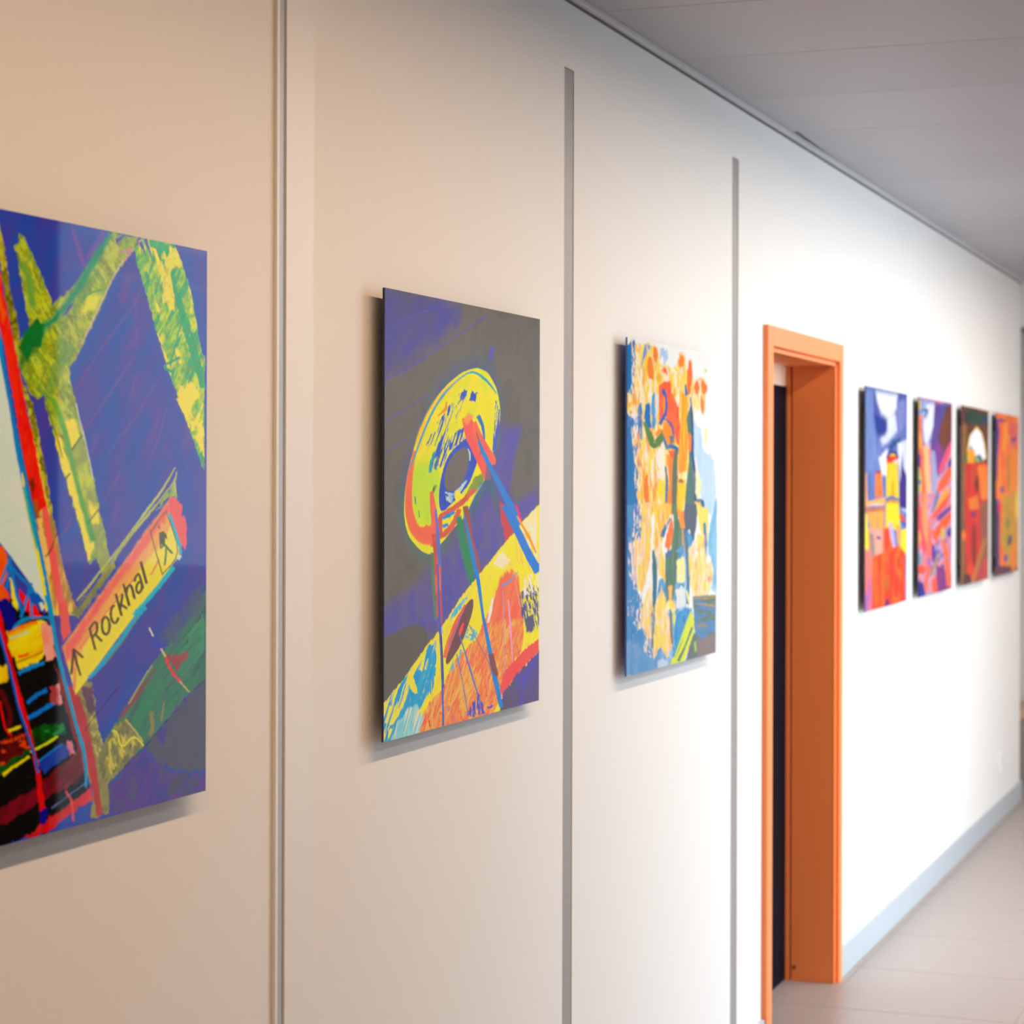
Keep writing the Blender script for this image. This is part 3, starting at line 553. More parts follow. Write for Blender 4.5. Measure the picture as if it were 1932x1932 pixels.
([(156,187,81),(200,219,91)],[691,319,689,323,688,326,686,329,683,333,677,337,670,342,661,347,651,354,638,362,622,371,606,381,591,390,577,398,564,406,551,414,539,423,527,431,517,439,507,447,496,455,503,457,513,449,523,441,533,433,544,425,556,417,569,408,582,400,596,392,611,383,627,373,642,364,655,356,666,349,675,344,682,339,688,334,691,330,692,326,693,323,694,319],1,1.4,2,40,40,0,None),
([(145,154,81),(122,134,81),(173,187,70)],[432,495,494,457,525,439,528,448,486,476,443,507,417,505],1,4,2,40,40,0,None),
([(61,76,191)],[493,455,437,494,439,495,495,456],1,0.6,2,40,40,0,None),
([(61,84,144)],[435,498,455,486,452,485,432,497],1,0.8,2,40,40,0,None),
([(46,199,247)],[670,378,672,383,674,388,675,392,677,396,679,399,681,401,683,404,685,407,689,412,692,417,696,423,699,427,700,430,700,432,700,434,701,437,708,437,708,435,709,432,708,430,707,426,705,421,702,416,698,410,695,405,693,402,691,400,690,397,688,394,685,391,682,387,679,382,676,378],1,1.2,2,40,40,0,None),
([(217,247,247)],[701,436,693,442,701,445,708,439],1,1.2,2,40,40,0,None),
([(16,206,247)],[680,450,670,457,660,463,649,470,637,478,622,486,606,495,589,504,572,512,581,517,597,508,614,499,631,490,646,482,659,474,670,468,681,461,691,455],1,1.8,2,40,40,0,None),
([(13,187,247)],[603,502,593,508,583,514,574,519,565,525,557,530,550,535,543,540,535,546,527,551,518,557,508,562,499,568,489,573,480,579,469,584,459,589,466,593,477,588,487,583,498,578,508,573,518,567,527,561,536,556,545,550,553,545,560,539,567,534,575,529,583,524,593,518,602,512,612,507],1,1.8,2,40,40,0,None),
([(111,141,91)],[585,517,575,525,566,533,556,541,546,548,535,554,524,561,513,567,502,573,505,575,516,569,527,562,538,556,549,549,559,542,569,534,579,526,589,519],0.8,0.8,2,40,40,0,None),
([(99,113,25)],[623,403,633,396,643,388,653,381,660,377,664,374,663,374,663,375,666,380,673,390,683,404,692,419,695,432,689,441,678,449,666,455,657,459,653,462,654,463,655,462,652,457,646,446,637,431,629,416,623,405,621,401,620,401,621,402,622,403,623,401,623,401,621,400,618,401,620,406,626,416,634,431,643,447,649,457,652,462,653,464,656,463,659,460,668,456,681,450,692,442,698,432,694,419,686,404,676,389,668,379,666,375,665,373,662,374,658,376,651,380,641,387,630,395,620,402],1,0.0,2,40,40,0,None),
([(89,87,25)],[644,404,656,402,664,406,667,414,661,412,660,421,650,421,649,427,646,424],1,1,1,40,40,0,None),
([(49,134,13)],[657,422,660,424,664,426,667,428,670,430,672,431,675,433,677,434,680,435,684,433,681,432,679,430,677,429,674,428,671,426,668,424,665,422,662,420],1,0.0,2,40,40,0,None),
([(61,134,13)],[662,425,661,428,661,431,661,434,660,438,659,441,659,444,658,447,657,450,662,450,663,447,664,444,665,441,665,438,666,435,666,431,666,428,667,425],1,0.0,2,40,40,0,None),
([(74,113,13)],[658,420,646,425,649,427,661,422],1,0.0,2,40,40,0,None),
([(178,99,44)],[641,394,646,394,647,399,643,399],1,0,2,40,40,0,None),
([(239,99,70)],[655,388,659,387,660,392,656,392],1,0,2,40,40,0,None),
([(84,45,13)],[422,583,423,579,424,575,424,570,425,566,426,562,426,558,427,555,427,551,422,550,421,554,421,558,420,562,419,566,419,570,418,574,417,578,417,582],1,0.0,2,40,40,0,None),
([(84,45,13)],[422,550,424,556,426,561,428,566,430,571,433,575,435,579,437,582,439,586,444,586,442,582,440,578,438,574,436,570,434,566,432,560,429,555,427,550],1,0.0,2,40,40,0,None),
([(84,45,13)],[423,551,446,564,450,562,426,549],1,0.0,2,40,40,0,None),
([(89,68,13)],[481,555,466,525,460,525,475,555],1,0.0,1,40,40,0,None),
([(89,68,13)],[466,527,469,525,472,523,474,521,476,520,477,520,477,520,477,520,477,521,478,521,479,522,479,524,479,525,479,527,479,528,479,529,477,531,476,532,473,534,470,536,467,538,472,540,475,538,478,536,481,535,483,533,485,531,485,529,486,527,486,525,485,524,485,522,484,520,482,519,481,518,478,517,475,517,472,518,469,519,467,521,464,523,461,525],1,0.0,1,40,40,0,None),
([(89,68,13)],[475,535,492,546,497,544,479,533],1,0.0,1,40,40,0,None),
([(89,68,13)],[515,519,514,518,514,517,513,516,511,515,510,514,509,513,507,512,505,512,503,511,501,512,499,512,498,512,496,513,495,514,494,515,493,516,492,517,492,519,491,520,491,521,491,523,491,524,491,526,492,527,492,529,493,530,493,531,494,533,495,534,496,535,498,536,499,537,501,537,503,538,505,538,507,538,509,537,510,537,512,536,513,535,514,534,515,533,515,532,516,531,516,529,517,528,517,527,517,525,517,524,516,522,516,521,515,519,509,520,509,521,510,522,510,524,510,525,510,526,510,527,510,529,510,530,509,531,509,532,508,533,507,533,507,534,506,534,505,534,505,534,505,534,504,534,504,534,503,534,502,534,502,533,501,532,500,532,499,531,499,529,498,528,498,527,498,526,497,524,497,523,498,522,498,521,498,520,499,518,499,518,500,517,501,516,501,515,502,515,503,515,503,515,503,515,504,515,504,515,505,515,505,516,506,516,507,517,508,518,508,519,509,520],1,0.0,1,40,40,0,None),
([(89,68,13)],[528,498,527,498,526,498,525,498,523,498,522,498,521,498,519,499,519,499,518,500,517,501,516,501,516,502,515,503,514,504,514,505,514,506,514,507,513,508,513,509,513,510,513,511,514,512,514,513,514,514,514,515,515,516,515,517,516,518,517,519,517,520,518,521,519,521,520,522,521,523,522,523,524,524,525,524,527,524,528,524,529,524,531,524,532,523,533,523,534,522,535,522,536,521,537,520,537,520,538,519,538,518,539,517,539,516,532,515,532,516,532,517,531,517,531,518,531,519,530,519,529,520,529,520,528,520,528,521,528,521,527,521,527,521,527,521,527,521,526,521,526,520,525,520,525,520,524,520,524,519,523,519,523,518,522,517,522,516,521,516,521,515,520,514,520,513,520,512,520,511,520,510,520,509,520,508,520,507,520,507,520,506,521,505,521,504,522,504,522,503,523,502,523,502,524,502,524,501,525,501,525,501,525,501,525,501,526,501,526,501,527,501],1,0.0,1,40,40,0,None),
([(89,68,13)],[548,514,532,483,526,484,541,514],1,0.0,1,40,40,0,None),
([(89,68,13)],[544,484,537,504,544,505,550,485],1,0.0,1,40,40,0,None),
([(89,68,13)],[541,500,557,506,561,504,544,497],1,0.0,1,40,40,0,None),
([(89,68,13)],[568,501,552,471,546,471,561,502],1,0.0,1,40,40,0,None),
([(89,68,13)],[560,487,560,484,561,482,561,480,562,479,563,477,564,476,565,476,566,476,566,476,566,475,566,476,567,477,569,480,571,484,573,489,576,493,582,493,580,488,578,484,576,480,574,476,572,474,570,473,567,472,564,472,561,473,559,474,557,475,555,477,554,479,554,482,554,484,553,486],1,0.0,1,40,40,0,None),
([(89,68,13)],[582,470,582,468,583,467,583,465,584,464,585,463,586,462,587,462,588,461,588,461,587,461,588,461,589,463,590,465,592,469,594,474,596,477,598,479,601,480,603,480,603,480,604,476,602,476,602,476,603,477,602,476,601,473,599,469,597,465,595,462,593,460,591,458,588,458,585,458,583,459,581,460,579,461,578,463,577,464,576,466,575,468,575,469],1,0.0,1,40,40,0,None),
([(89,68,13)],[600,473,600,472,599,472,599,471,598,470,596,469,595,469,593,469,591,469,590,469,588,469,587,469,586,470,585,471,584,471,583,472,582,473,581,474,581,475,580,476,580,477,580,477,580,478,580,479,580,480,580,481,580,482,581,483,582,484,582,485,583,485,585,486,586,486,588,487,589,487,591,487,593,486,594,486,595,485,596,485,597,484,598,483,599,483,600,482,600,481,601,480,601,479,601,478,601,477,601,476,601,475,601,474,601,473,594,474,594,474,594,475,595,476,595,476,594,477,594,478,594,479,594,480,593,480,593,481,592,481,591,482,591,482,590,483,590,483,589,483,589,483,589,483,589,483,589,483,588,483,588,483,588,483,588,483,587,482,587,482,587,481,586,480,586,480,586,479,586,478,587,477,587,477,587,476,588,475,588,474,589,474,589,473,590,473,591,473,591,472,592,472,592,472,592,472,592,472,592,472,593,472,593,472,593,472,593,473,594,473,594,474],1,0.0,1,40,40,0,None),
([(89,68,13)],[614,473,598,442,591,443,607,474],1,0.0,1,40,40,0,None),
],
'P2': [
([(107,112,115),(112,115,118),(104,109,112)],[-20,-20,800,-20,800,800,-20,800],1,0,2,60,60,0,None),
([(76,85,200),(86,91,179),(91,96,158)],[-27,-1,352,3,315,45,206,89,81,131,-16,162],1,20,50,120,60,-30,None),
([(91,93,197),(103,101,186)],[564,226,678,223,628,294,607,354,643,375,767,347,768,388,694,408,512,508,380,420,484,325],1,3,30,40,40,0,None),
([(91,93,197),(98,101,186),(105,104,172)],[281,459,399,398,565,376,693,402,445,509,258,599,152,615,-10,608,-11,556,140,515],1,8,40,40,40,0,None),
([(102,105,109)],[-10,608,2,597,21,597,40,596,60,593,82,589,101,587,118,586,132,586,146,587,159,589,171,592,181,596,188,602,194,609,194,617,186,627,173,637,158,647,145,653,130,658,107,667,68,688,23,711,-10,716,-20,688,-18,643],1,1,5,40,40,0,None),
([(84,93,221)],[-4,160,27,153,56,146,90,137,139,123,207,102,293,75,387,46,483,16,479,14,384,44,289,74,204,100,136,121,88,135,53,144,24,151,-7,159],0.75,0.7,4,40,40,0,None),
([(84,93,221)],[-4,232,22,226,48,219,74,212,99,204,124,197,148,189,172,182,196,174,194,173,170,181,146,188,122,196,97,203,72,210,46,217,20,224,-6,231],0.75,0.5,4,40,40,0,None),
([(84,93,221)],[-5,74,30,65,65,56,100,47,138,38,177,29,218,20,260,12,303,3,301,1,258,10,216,19,175,27,136,36,98,45,62,54,27,63,-7,72],0.75,0.6,4,40,40,0,None),
([(84,93,221)],[-4,287,100,257,98,256,-5,286],0.75,0.5,4,40,40,0,None),
([(84,93,221)],[497,72,491,101,513,101,520,71],0.75,1.2,4,40,40,0,None),
([(53,127,141),(81,99,170),(64,138,118)],[429,95,456,95,477,99,495,106,512,116,527,129,540,143,552,159,562,178,567,196,566,214,560,233,551,251,539,268,524,284,510,300,498,316,486,332,470,349,451,368,430,389,405,406,378,416,348,423,317,432,286,448,253,466,221,476,188,474,156,464,128,453,107,441,90,428,78,414,69,400,65,385,63,370,65,355,70,341,77,326,86,309,97,292,110,274,123,258,138,242,155,224,176,205,199,184,225,165,252,150,282,137,315,124,353,112,394,101],0.75,4,60,90,90,0,None),
([(242,247,32),(228,247,41),(247,247,32),(217,247,46)],[436,117,452,118,467,120,482,122,495,127,506,133,516,139,525,145,533,152,540,160,546,170,551,181,554,192,554,201,553,211,550,221,545,233,538,245,530,259,521,272,511,287,500,300,489,312,477,324,464,334,449,344,434,353,418,363,404,374,389,386,373,396,356,404,337,411,317,418,297,427,276,437,256,445,240,452,224,459,209,463,194,463,178,460,162,456,144,449,126,440,111,432,102,424,96,416,91,408,88,399,85,391,85,381,86,368,88,354,93,339,98,324,106,309,115,294,125,279,137,264,149,249,164,235,179,221,195,207,213,194,232,180,254,168,282,155,313,143,340,134,360,128,375,125,391,122,406,120,421,118],1,0.4,2,70,120,0,None),
([(190,245,54),(201,247,54)],[121,303,231,291,256,348,209,414,139,404,111,359],1,4,30,40,40,0,None),
([(247,208,50),(247,233,50)],[376,129,353,136,329,143,306,150,284,158,263,167,244,176,225,185,208,195,193,206,178,218,165,229,153,240,144,251,137,261,131,270,125,279,152,282,159,273,165,263,172,254,180,244,191,233,202,222,215,210,230,200,245,190,262,181,279,172,298,163,317,155,337,147,358,139,380,130],1,1.2,8,40,40,0,None),
([(247,125,85),(247,115,88)],[126,278,119,287,113,297,107,306,101,316,97,327,94,338,91,349,90,359,89,368,89,377,90,385,92,393,96,401,101,408,106,415,113,421,121,427,131,432,142,437,157,442,173,445,189,446,202,447,213,447,216,427,203,426,192,426,184,426,179,426,174,424,168,421,161,417,154,413,147,408,140,403,134,397,129,391,126,384,123,376,121,368,120,359,120,349,121,339,123,328,125,317,128,308,131,298,136,289,140,279],1,1.2,6,40,40,0,None),
([(247,115,88)],[111,397,139,415,209,410,215,442,156,433],1,4,4,40,40,0,None),
([(13,178,221)],[539,161,526,155,514,149,501,143,487,137,469,133,450,128,431,125,410,124,391,126,373,130,356,135,338,141,319,148,300,155,281,163,263,172,246,181,231,191,216,201,203,211,190,222,178,233,167,245,157,255,148,265,139,275,131,284,124,292,118,298,114,303,110,308,106,313,109,314,114,309,119,304,124,299,130,293,138,285,146,276,155,266,165,256,175,246,187,234,199,223,212,212,225,202,239,192,255,183,271,174,287,165,305,157,324,149,342,143,360,137,377,132,394,129,409,128,426,129,443,132,461,137,477,141,492,146,506,151,520,157,534,162],1,1.2,2,40,40,0,None),
([(50,99,221)],[365,160,404,163,340,187,291,216,279,230,285,195],1,4,2,20,5,-55,0.54),
([(25,81,221)],[397,166,433,163,423,179,391,180],1,8,2,40,40,0,None),
([(31,82,221),(50,101,227)],[273,205,279,230,243,289,184,289,184,267,231,229],1,4,2,40,5,-48,0.5),
([(38,88,221),(50,101,227)],[379,230,366,252,286,279,255,311,237,302,267,265,328,238],1,4,2,40,5,-52,0.48),
([(64,108,221)],[303,199,372,171,316,232,255,279,232,312,196,303],1,4,2,34,4,-52,0.6),
([(13,165,221)],[221,279,216,283,210,288,205,293,201,297,199,302,197,307,197,312,196,316,208,316,210,312,211,307,213,303,215,299,218,294,222,290,226,285,230,280],1,1.4,2,40,40,0,None),
([(247,140,68)],[276,186,274,190,273,194,271,197,267,199,262,202,254,206,244,209,235,212,238,214,249,211,259,208,270,205,278,202,282,197,282,194,281,190,281,186],1,1.2,2,40,40,0,None),
([(70,99,230),(89,108,214)],[530,175,554,192,550,226,527,276,510,281,523,227],1,4,2,50,5,-75,0.46),
([(247,247,50)],[435,325,439,319,444,312,448,305,451,299,453,292,453,285,454,278,454,272,446,272,445,279,445,285,445,292,443,298,440,305,436,311,431,318,427,324],1,0.8,2,40,40,0,None),
([(38,82,225),(53,96,230)],[372,252,395,248,415,247,430,251,439,258,442,270,440,282,434,294,423,308,411,320,400,330,388,338,373,346,354,355,332,364,311,372,290,379,271,386,256,387,248,382,245,373,244,362,245,350,249,336,256,323,264,310,276,296,292,283,316,271,345,260],1,1.5,2,40,40,0,None),
([(114,116,123)],[366,270,375,271,383,272,388,275,391,279,392,283,391,289,388,297,385,307,379,315,372,323,363,331,354,337,344,341,334,345,323,347,310,349,297,350,286,350,279,347,273,342,271,337,270,329,272,320,277,311,284,303,294,295,304,288,314,283,324,279,335,276,346,273,356,271],1,0.5,3,40,40,0,None),
([(207,241,247)],[383,271,385,273,388,275,390,278,391,280,392,283,392,286,392,289,392,293,398,293,398,290,399,286,399,283,399,279,396,277,393,274,389,272,385,270],1,0.8,2,40,40,0,None),
([(76,165,247),(207,247,247)],[272,353,281,355,290,357,300,359,312,359,324,358,335,355,345,352,355,349,362,344,369,340,376,335,383,331,376,329,367,333,358,337,350,341,341,344,333,347,324,350,316,353,309,354,303,354,294,353,285,352,275,350],1,1.6,2,40,40,0,None),
([(212,247,247),(89,165,247)],[277,360,317,358,311,371,280,369],1,6,2,40,40,0,None),
([(247,247,68)],[320,352,342,346,357,359,332,370,320,365],1,6,2,40,40,0,None),
([(146,178,68),(123,165,77)],[424,322,483,315,464,334,392,363,342,379,379,353],1,4,5,40,40,0,None),
([(242,108,85),(201,95,85)],[413,344,396,350,379,357,363,363,346,368,328,373,308,378,289,382,273,386,262,389,252,391,244,395,239,400,236,408,234,418,236,428,252,437,277,434,296,428,314,420,328,412,338,405,344,398,348,392,353,385,331,382,325,389,320,395,314,401,306,406,293,413,275,420,260,425,261,426,264,426,261,418,260,409,261,403,264,400,268,399,276,397,288,394,303,390,322,386,343,381,363,376,380,370,397,363,413,356,429,349],1,2.4,3,40,40,0,None),
([(13,159,247)],[265,402,273,401,281,400,289,399,298,398,305,396,311,394,317,392,324,390,316,386,309,387,302,389,294,390,287,391,281,393,274,395,267,396,259,398],1,1.8,2,40,40,0,None),
([(50,153,247)],[265,418,293,414,286,408,259,412],1,1.4,2,40,40,0,None),
([(89,127,68)],[220,339,232,339,223,353,211,353],1,4,8,40,40,0,None),
([(13,101,186)],[131,359,134,373,138,372,136,359],1,1.0,2,40,40,0,None),
([(13,101,144)],[149,384,152,397,155,397,152,384],1,0.5,2,40,40,0,None),
([(247,112,94),(247,99,100),(247,101,93)],[355,215,359,224,363,233,368,242,374,251,384,259,394,266,403,273,413,281,427,292,443,305,458,318,474,331,506,328,498,313,490,299,482,285,475,272,463,262,452,254,443,248,435,242,426,234,418,226,410,218,402,210],1,1.2,3,40,40,0,None),
([(247,104,100),(247,127,100)],[407,221,410,229,412,237,416,245,424,254,440,264,460,275,479,284,493,292,500,295,503,296,505,298,508,300,525,300,528,298,532,295,532,291,528,284,514,276,495,266,477,255,463,246,452,239,444,233,436,226,428,218],1,1.2,3,40,40,0,None),
([(247,165,85)],[356,220,382,226,414,209,388,203],1,1.2,8,40,40,0,None),
([(89,101,172),(64,121,144),(112,88,115)],[483,296,517,334,593,407,552,406,470,334],0.8,4,8,40,40,0,None),
([(199,77,94),(217,81,97)],[552,371,586,381,636,432,583,454,576,428,559,408],1,4,3,40,40,0,None),
([(13,130,227)],[427,209,433,214,440,218,446,222,452,227,456,233,460,239,463,246,467,253,475,252,474,245,472,238,470,231,468,225,463,219,457,214,452,210,446,205],1,1.8,2,40,40,0,None),
([(123,127,50)],[424,239,431,247,438,256,443,264,447,270,448,274,448,276,446,278,444,281,449,282,453,279,457,277,460,274,460,269,455,262,447,255,438,246,430,238],1,1.2,2,40,40,0,None),
([(13,153,247),(50,140,247),(13,140,247)],[434,256,442,264,449,272,457,280,466,288,476,296,486,303,498,311,513,322,531,336,553,352,576,369,597,385,616,398,633,411,649,423,667,438,685,456,705,475,725,496,745,517,792,513,771,492,749,471,727,451,706,433,687,418,669,405,651,392,632,379,608,363,582,347,556,331,535,318,520,307,508,299,497,292,487,284,476,277,466,269,456,262,446,254],1,1.2,2,90,8,-62,None),
([(50,127,200)],[447,333,438,342,429,350,420,359,411,366,402,373,394,379,385,385,376,390,383,392,394,387,404,381,415,376,425,369,436,362,446,353,457,345,467,336],0.6,1.2,5,40,40,0,None),
([(236,59,123)],[636,380,675,415,683,414,650,378],1,1.2,2,40,40,0,None),
([(247,101,85),(247,121,93)],[201,351,201,359,202,367,202,375,203,383,205,389,206,395,208,400,208,407,209,417,208,427,206,439,205,450,230,451,232,440,235,429,237,418,238,408,238,400,236,394,234,388,232,382,228,374,224,366,220,358,216,350],1,1.2,2,40,40,0,None),
([(89,153,103)],[205,461,207,476,209,490,210,504,212,519,215,534,218,550,220,567,223,583,238,584,236,567,234,551,232,535,230,519,228,504,227,490,226,476,225,462],0.8,1.2,5,40,40,0,None),
([(228,95,94),(201,85,88),(247,127,100)],[211,428,214,442,218,456,221,470,223,483,224,494,225,505,226,516,227,529,230,544,233,561,236,578,239,596,264,597,262,579,260,562,258,545,257,529,256,517,256,506,256,495,255,483,251,470,246,456,241,441,236,427],1,1.2,4,40,40,0,None),
([(70,127,247),(112,127,227)],[224,383,226,397,229,412,231,426,233,440,235,452,237,464,239,475,241,486,254,486,253,475,252,464,252,452,250,440,247,426,242,412,238,397,234,382],1,1.2,2,40,40,0,None),
([(76,104,221),(64,115,234)],[235,483,237,502,238,521,240,539,241,557,243,571,244,585,245,598,247,612,249,628,251,644,254,662,256,682,258,704,260,727,262,752,263,777,272,777,271,753,269,728,268,704,266,682,264,663,263,645,261,628,259,613,257,598,255,585,253,572,251,557,249,540,247,521,245,502,242,483],1,0.6,2,40,40,0,None),
([(43,155,108),(50,146,123)],[326,398,331,411,335,425,340,438,344,451,352,463,360,476,368,488,375,499,382,507,388,514,393,521,399,527,420,527,418,520,417,513,415,506,412,497,407,486,402,474,397,461,391,448,381,436,371,423,362,410,352,396],1,1.2,7,40,40,0,None),
([(179,91,88),(146,95,93)],[360,379,366,396,371,413,377,429,384,444,392,457,402,468,411,478,419,486,425,493,431,498,435,503,441,508,456,507,454,501,452,497,449,491,445,484,438,475,431,465,422,455,415,443,408,428,401,412,394,395,387,378],1,1.2,4,40,40,0,None),
([(247,247,50),(247,247,59),(247,233,72)],[775,380,686,410,636,432,580,453,445,509,356,546,258,599,169,636,85,679,-10,717,-33,731,-33,798,200,802,467,802,801,809,798,373],1,3,2,70,14,-50,None),
([(247,247,247),(247,247,158),(247,247,241)],[768,383,686,410,658,440,694,471,768,496],1,6,2,50,14,-50,None),
([(247,247,214)],[566,467,615,491,566,502,518,493],1,8,10,40,40,0,None),
([(247,120,88),(247,178,88),(247,104,94),(247,208,100),(247,140,91)],[615,503,658,518,680,579,692,630,681,673,582,705,575,747,487,802,200,802,142,798,187,735,258,712,319,663,420,633,506,580,546,533],1,7,2,55,11,-50,None),
([(247,108,93),(247,140,93)],[629,504,553,523,512,575,486,598,553,607,681,610,673,569],1,10,12,60,14,-55,None),
([(247,247,247)],[515,556,510,561,506,567,502,573,497,579,495,585,492,591,489,597,487,603,498,604,502,598,506,593,510,587,514,581,516,575,518,569,521,563,523,557],1,1.4,2,40,40,0,None),
([(247,227,85)],[636,437,723,433,768,486,754,521,651,492],1,4,2,60,10,65,0.5),
([(247,247,50)],[413,575,512,556,446,613,382,640,282,674,270,655],1,12,6,40,40,0,None),
([(247,96,97),(247,88,94)],[575,705,638,687,696,669,777,654,777,680,652,716,572,749,554,740],1,4,2,40,40,0,None),
([(112,82,112),(96,91,172),(105,99,118),(91,91,200)],[777,680,652,716,572,749,548,803,801,809,800,679],1,6,2,70,14,-50,None),
([(91,91,211)],[766,683,744,693,722,704,701,714,685,722,678,729,676,735,676,740,676,745,688,747,691,742,694,738,699,733,707,727,719,718,736,708,756,697,774,685],1,1.2,5,40,40,0,None),
([(66,93,200),(100,99,123)],[662,558,724,538,776,548,777,636,717,632,680,602],1,8,2,14,4,60,0.47),
([(245,247,247)],[680,531,731,520,776,522,776,553,687,564],1,8,2,18,5,60,0.5),
([(98,101,123),(91,99,144)],[695,605,747,603,747,634,703,634],1,10,5,40,40,0,None),
([(247,247,85),(247,247,115)],[-10,717,85,679,187,633,240,618,234,666,225,700,187,721,153,750,142,798,-33,798,-33,727],1,4,2,40,40,0,None),
([(13,165,247),(34,184,247)],[-10,717,85,679,187,633,234,620,234,666,225,700,182,721,142,748,86,798,-33,798,-33,727],1,5,2,50,6,-50,0.47),
([(13,165,247),(50,190,247)],[141,672,228,666,225,700,182,725,102,753,20,769,85,725],1,14,2,60,10,-55,0.36),
([(217,247,247),(112,221,247),(247,247,214)],[74,742,141,730,176,752,142,798,58,797,-6,794],1,12,6,60,12,-55,None),
([(247,247,68)],[101,675,105,681,109,687,113,694,116,699,122,703,127,705,131,707,135,709,148,707,146,705,145,703,145,701,143,697,139,693,134,687,129,680,124,674],1,2.6,2,40,40,0,None),
([(247,247,68)],[175,635,101,679,113,683,187,639],1,1.4,2,40,40,0,None),
([(247,247,100)],[25,719,4,747,15,749,36,721],1,1.2,2,40,40,0,None),
([(83,196,247),(123,215,247)],[394,543,356,569,294,592,258,613,258,601,318,570],1,5,2,40,10,-55,0.35),
([(64,184,247),(123,227,247)],[381,604,433,614,440,627,407,634,369,622],1,8,2,16,12,0,0.4),
([(89,202,247)],[319,647,356,645,344,672,294,682],1,8,2,20,10,-50,0.5),
([(121,82,94),(112,99,97)],[413,555,415,559,415,565,413,573,409,580,403,588,394,598,383,609,370,622,356,633,342,643,326,651,313,658,302,663,292,667,285,668,281,667,279,664,279,660,282,655,287,649,294,640,305,630,318,618,331,606,344,593,357,580,368,570,378,564,386,560,394,557,401,555,408,554],1,0.5,2,40,40,0,None),
([(247,96,88),(247,140,85)],[371,562,358,570,345,577,332,584,320,591,310,600,300,609,290,618,282,626,276,634,272,641,268,647,264,654,282,657,287,650,293,644,299,638,306,631,314,623,323,614,332,605,342,596,350,588,359,580,369,572,378,564],1,1.2,2,40,40,0,None),
([(112,115,227)],[357,579,344,588,332,598,320,608,310,616,304,622,299,627,296,631,292,635,296,636,300,632,304,627,308,623,315,617,324,609,336,599,349,589,361,580],1,0.6,2,40,40,0,None),
([(247,93,88)],[362,596,357,599,353,602,348,605,344,608,343,610,342,613,341,615,340,617,350,619,353,617,355,615,358,613,362,611,363,608,365,605,367,601,369,598],1,1.2,2,40,40,0,None),
([(76,127,230)],[341,616,355,634,369,651,383,670,397,689,413,709,430,730,447,752,464,773,470,773,454,752,437,730,421,709,405,688,390,669,375,651,360,633,346,616],1,0.6,2,40,40,0,None),
([(129,134,200)],[329,652,335,663,341,673,347,683,354,697,362,713,370,733,379,753,388,773,393,773,384,753,376,733,367,714,359,697,352,683,346,673,340,663,334,652],1,0.6,2,40,40,0,None),
([(157,130,161)],[392,603,418,623,446,645,473,665,497,684,517,701,535,716,552,730,569,744,574,744,557,729,540,715,523,700,502,684,478,665,451,644,423,623,396,602],1,0.6,2,40,40,0,None),
([(201,159,200)],[570,544,579,708,584,708,575,544],1,0.5,2,40,40,0,None),
([(247,165,221)],[597,565,601,582,604,598,607,615,610,631,614,646,618,661,621,676,625,691,630,692,628,677,626,662,624,647,622,631,618,615,614,598,610,582,606,565],1,0.6,2,40,40,0,None),
([(114,168,247)],[653,512,641,516,629,520,617,524,605,527,594,529,584,531,574,533,563,535,570,539,580,537,590,535,601,532,612,530,623,526,634,522,645,517,656,513],1,0.6,2,40,40,0,None),
([(239,178,144)],[635,527,667,581,672,581,639,527],1,0.5,2,40,40,0,None),
([(245,153,144)],[484,688,491,764,496,764,488,688],1,0.5,2,40,40,0,None),
([(201,101,85)],[650,658,661,679,665,679,654,658],1,0.5,2,40,40,0,None),
([(247,215,115)],[209,691,216,779,219,779,212,692],1,0.4,2,40,40,0,None),
([(13,143,247),(13,153,247),(64,121,234)],[363,393,373,414,384,436,393,457,402,475,410,488,417,498,423,508,429,519,436,534,442,550,449,567,455,582,460,594,465,605,470,615,476,627,483,642,490,659,498,677,506,695,517,714,530,734,542,754,555,774,575,774,564,754,554,734,543,714,534,696,523,677,513,659,504,642,495,627,488,615,482,604,475,594,469,582,464,567,459,550,454,534,448,519,443,507,437,497,431,487,423,474,411,456,398,436,384,414,371,393],1,0.6,2,40,40,0,None),
([(76,104,221),(64,115,234)],[236,579,239,587,241,593,244,601,247,612,249,626,252,643,254,661,256,682,258,704,260,728,262,754,263,779,272,780,271,755,269,729,268,705,266,682,265,662,263,643,261,627,259,612,257,602,254,594,251,587,249,579],1,0.6,2,40,40,0,None),
([(13,59,158)],[255,612,257,627,259,643,261,657,263,671,264,682,266,692,268,701,269,710,272,710,271,701,270,692,269,682,268,671,266,658,264,643,262,628,260,613],1,0.0,2,40,40,0,None),
([(13,146,247),(50,134,247),(13,134,247)],[562,381,580,394,597,407,615,420,631,432,648,445,664,458,680,470,696,482,710,493,725,502,739,511,753,521,799,513,784,504,768,495,753,486,737,476,721,465,704,452,687,439,669,427,651,414,633,401,614,388,596,376],1,0.6,2,90,8,-62,None),
([(247,165,68)],[646,402,662,413,679,424,695,435,709,445,722,453,734,462,745,470,756,478,765,477,755,469,745,460,735,452,723,442,707,432,689,422,671,411,654,401],1,0.6,2,40,40,0,None),
([(140,91,97)],[493,664,520,666,547,707,540,714,513,700],1,4,2,40,40,0,None),
([(83,95,221)],[383,772,414,749,447,738,477,777,421,776],1,6,2,8,22,0,0.42),
([(123,127,227)],[283,746,301,748,295,757,283,755],1,4,2,8,8,0,0.4),
([(83,88,221)],[487,766,520,764,514,769,490,770],1,3,2,40,40,0,None),
([(228,88,68)],[196,761,202,775,209,775,203,761],1,0.8,2,40,40,0,None),
([(247,115,144)],[299,766,317,779,335,777,316,764],0.6,1.8,2,40,40,0,None),
],
'P3': [
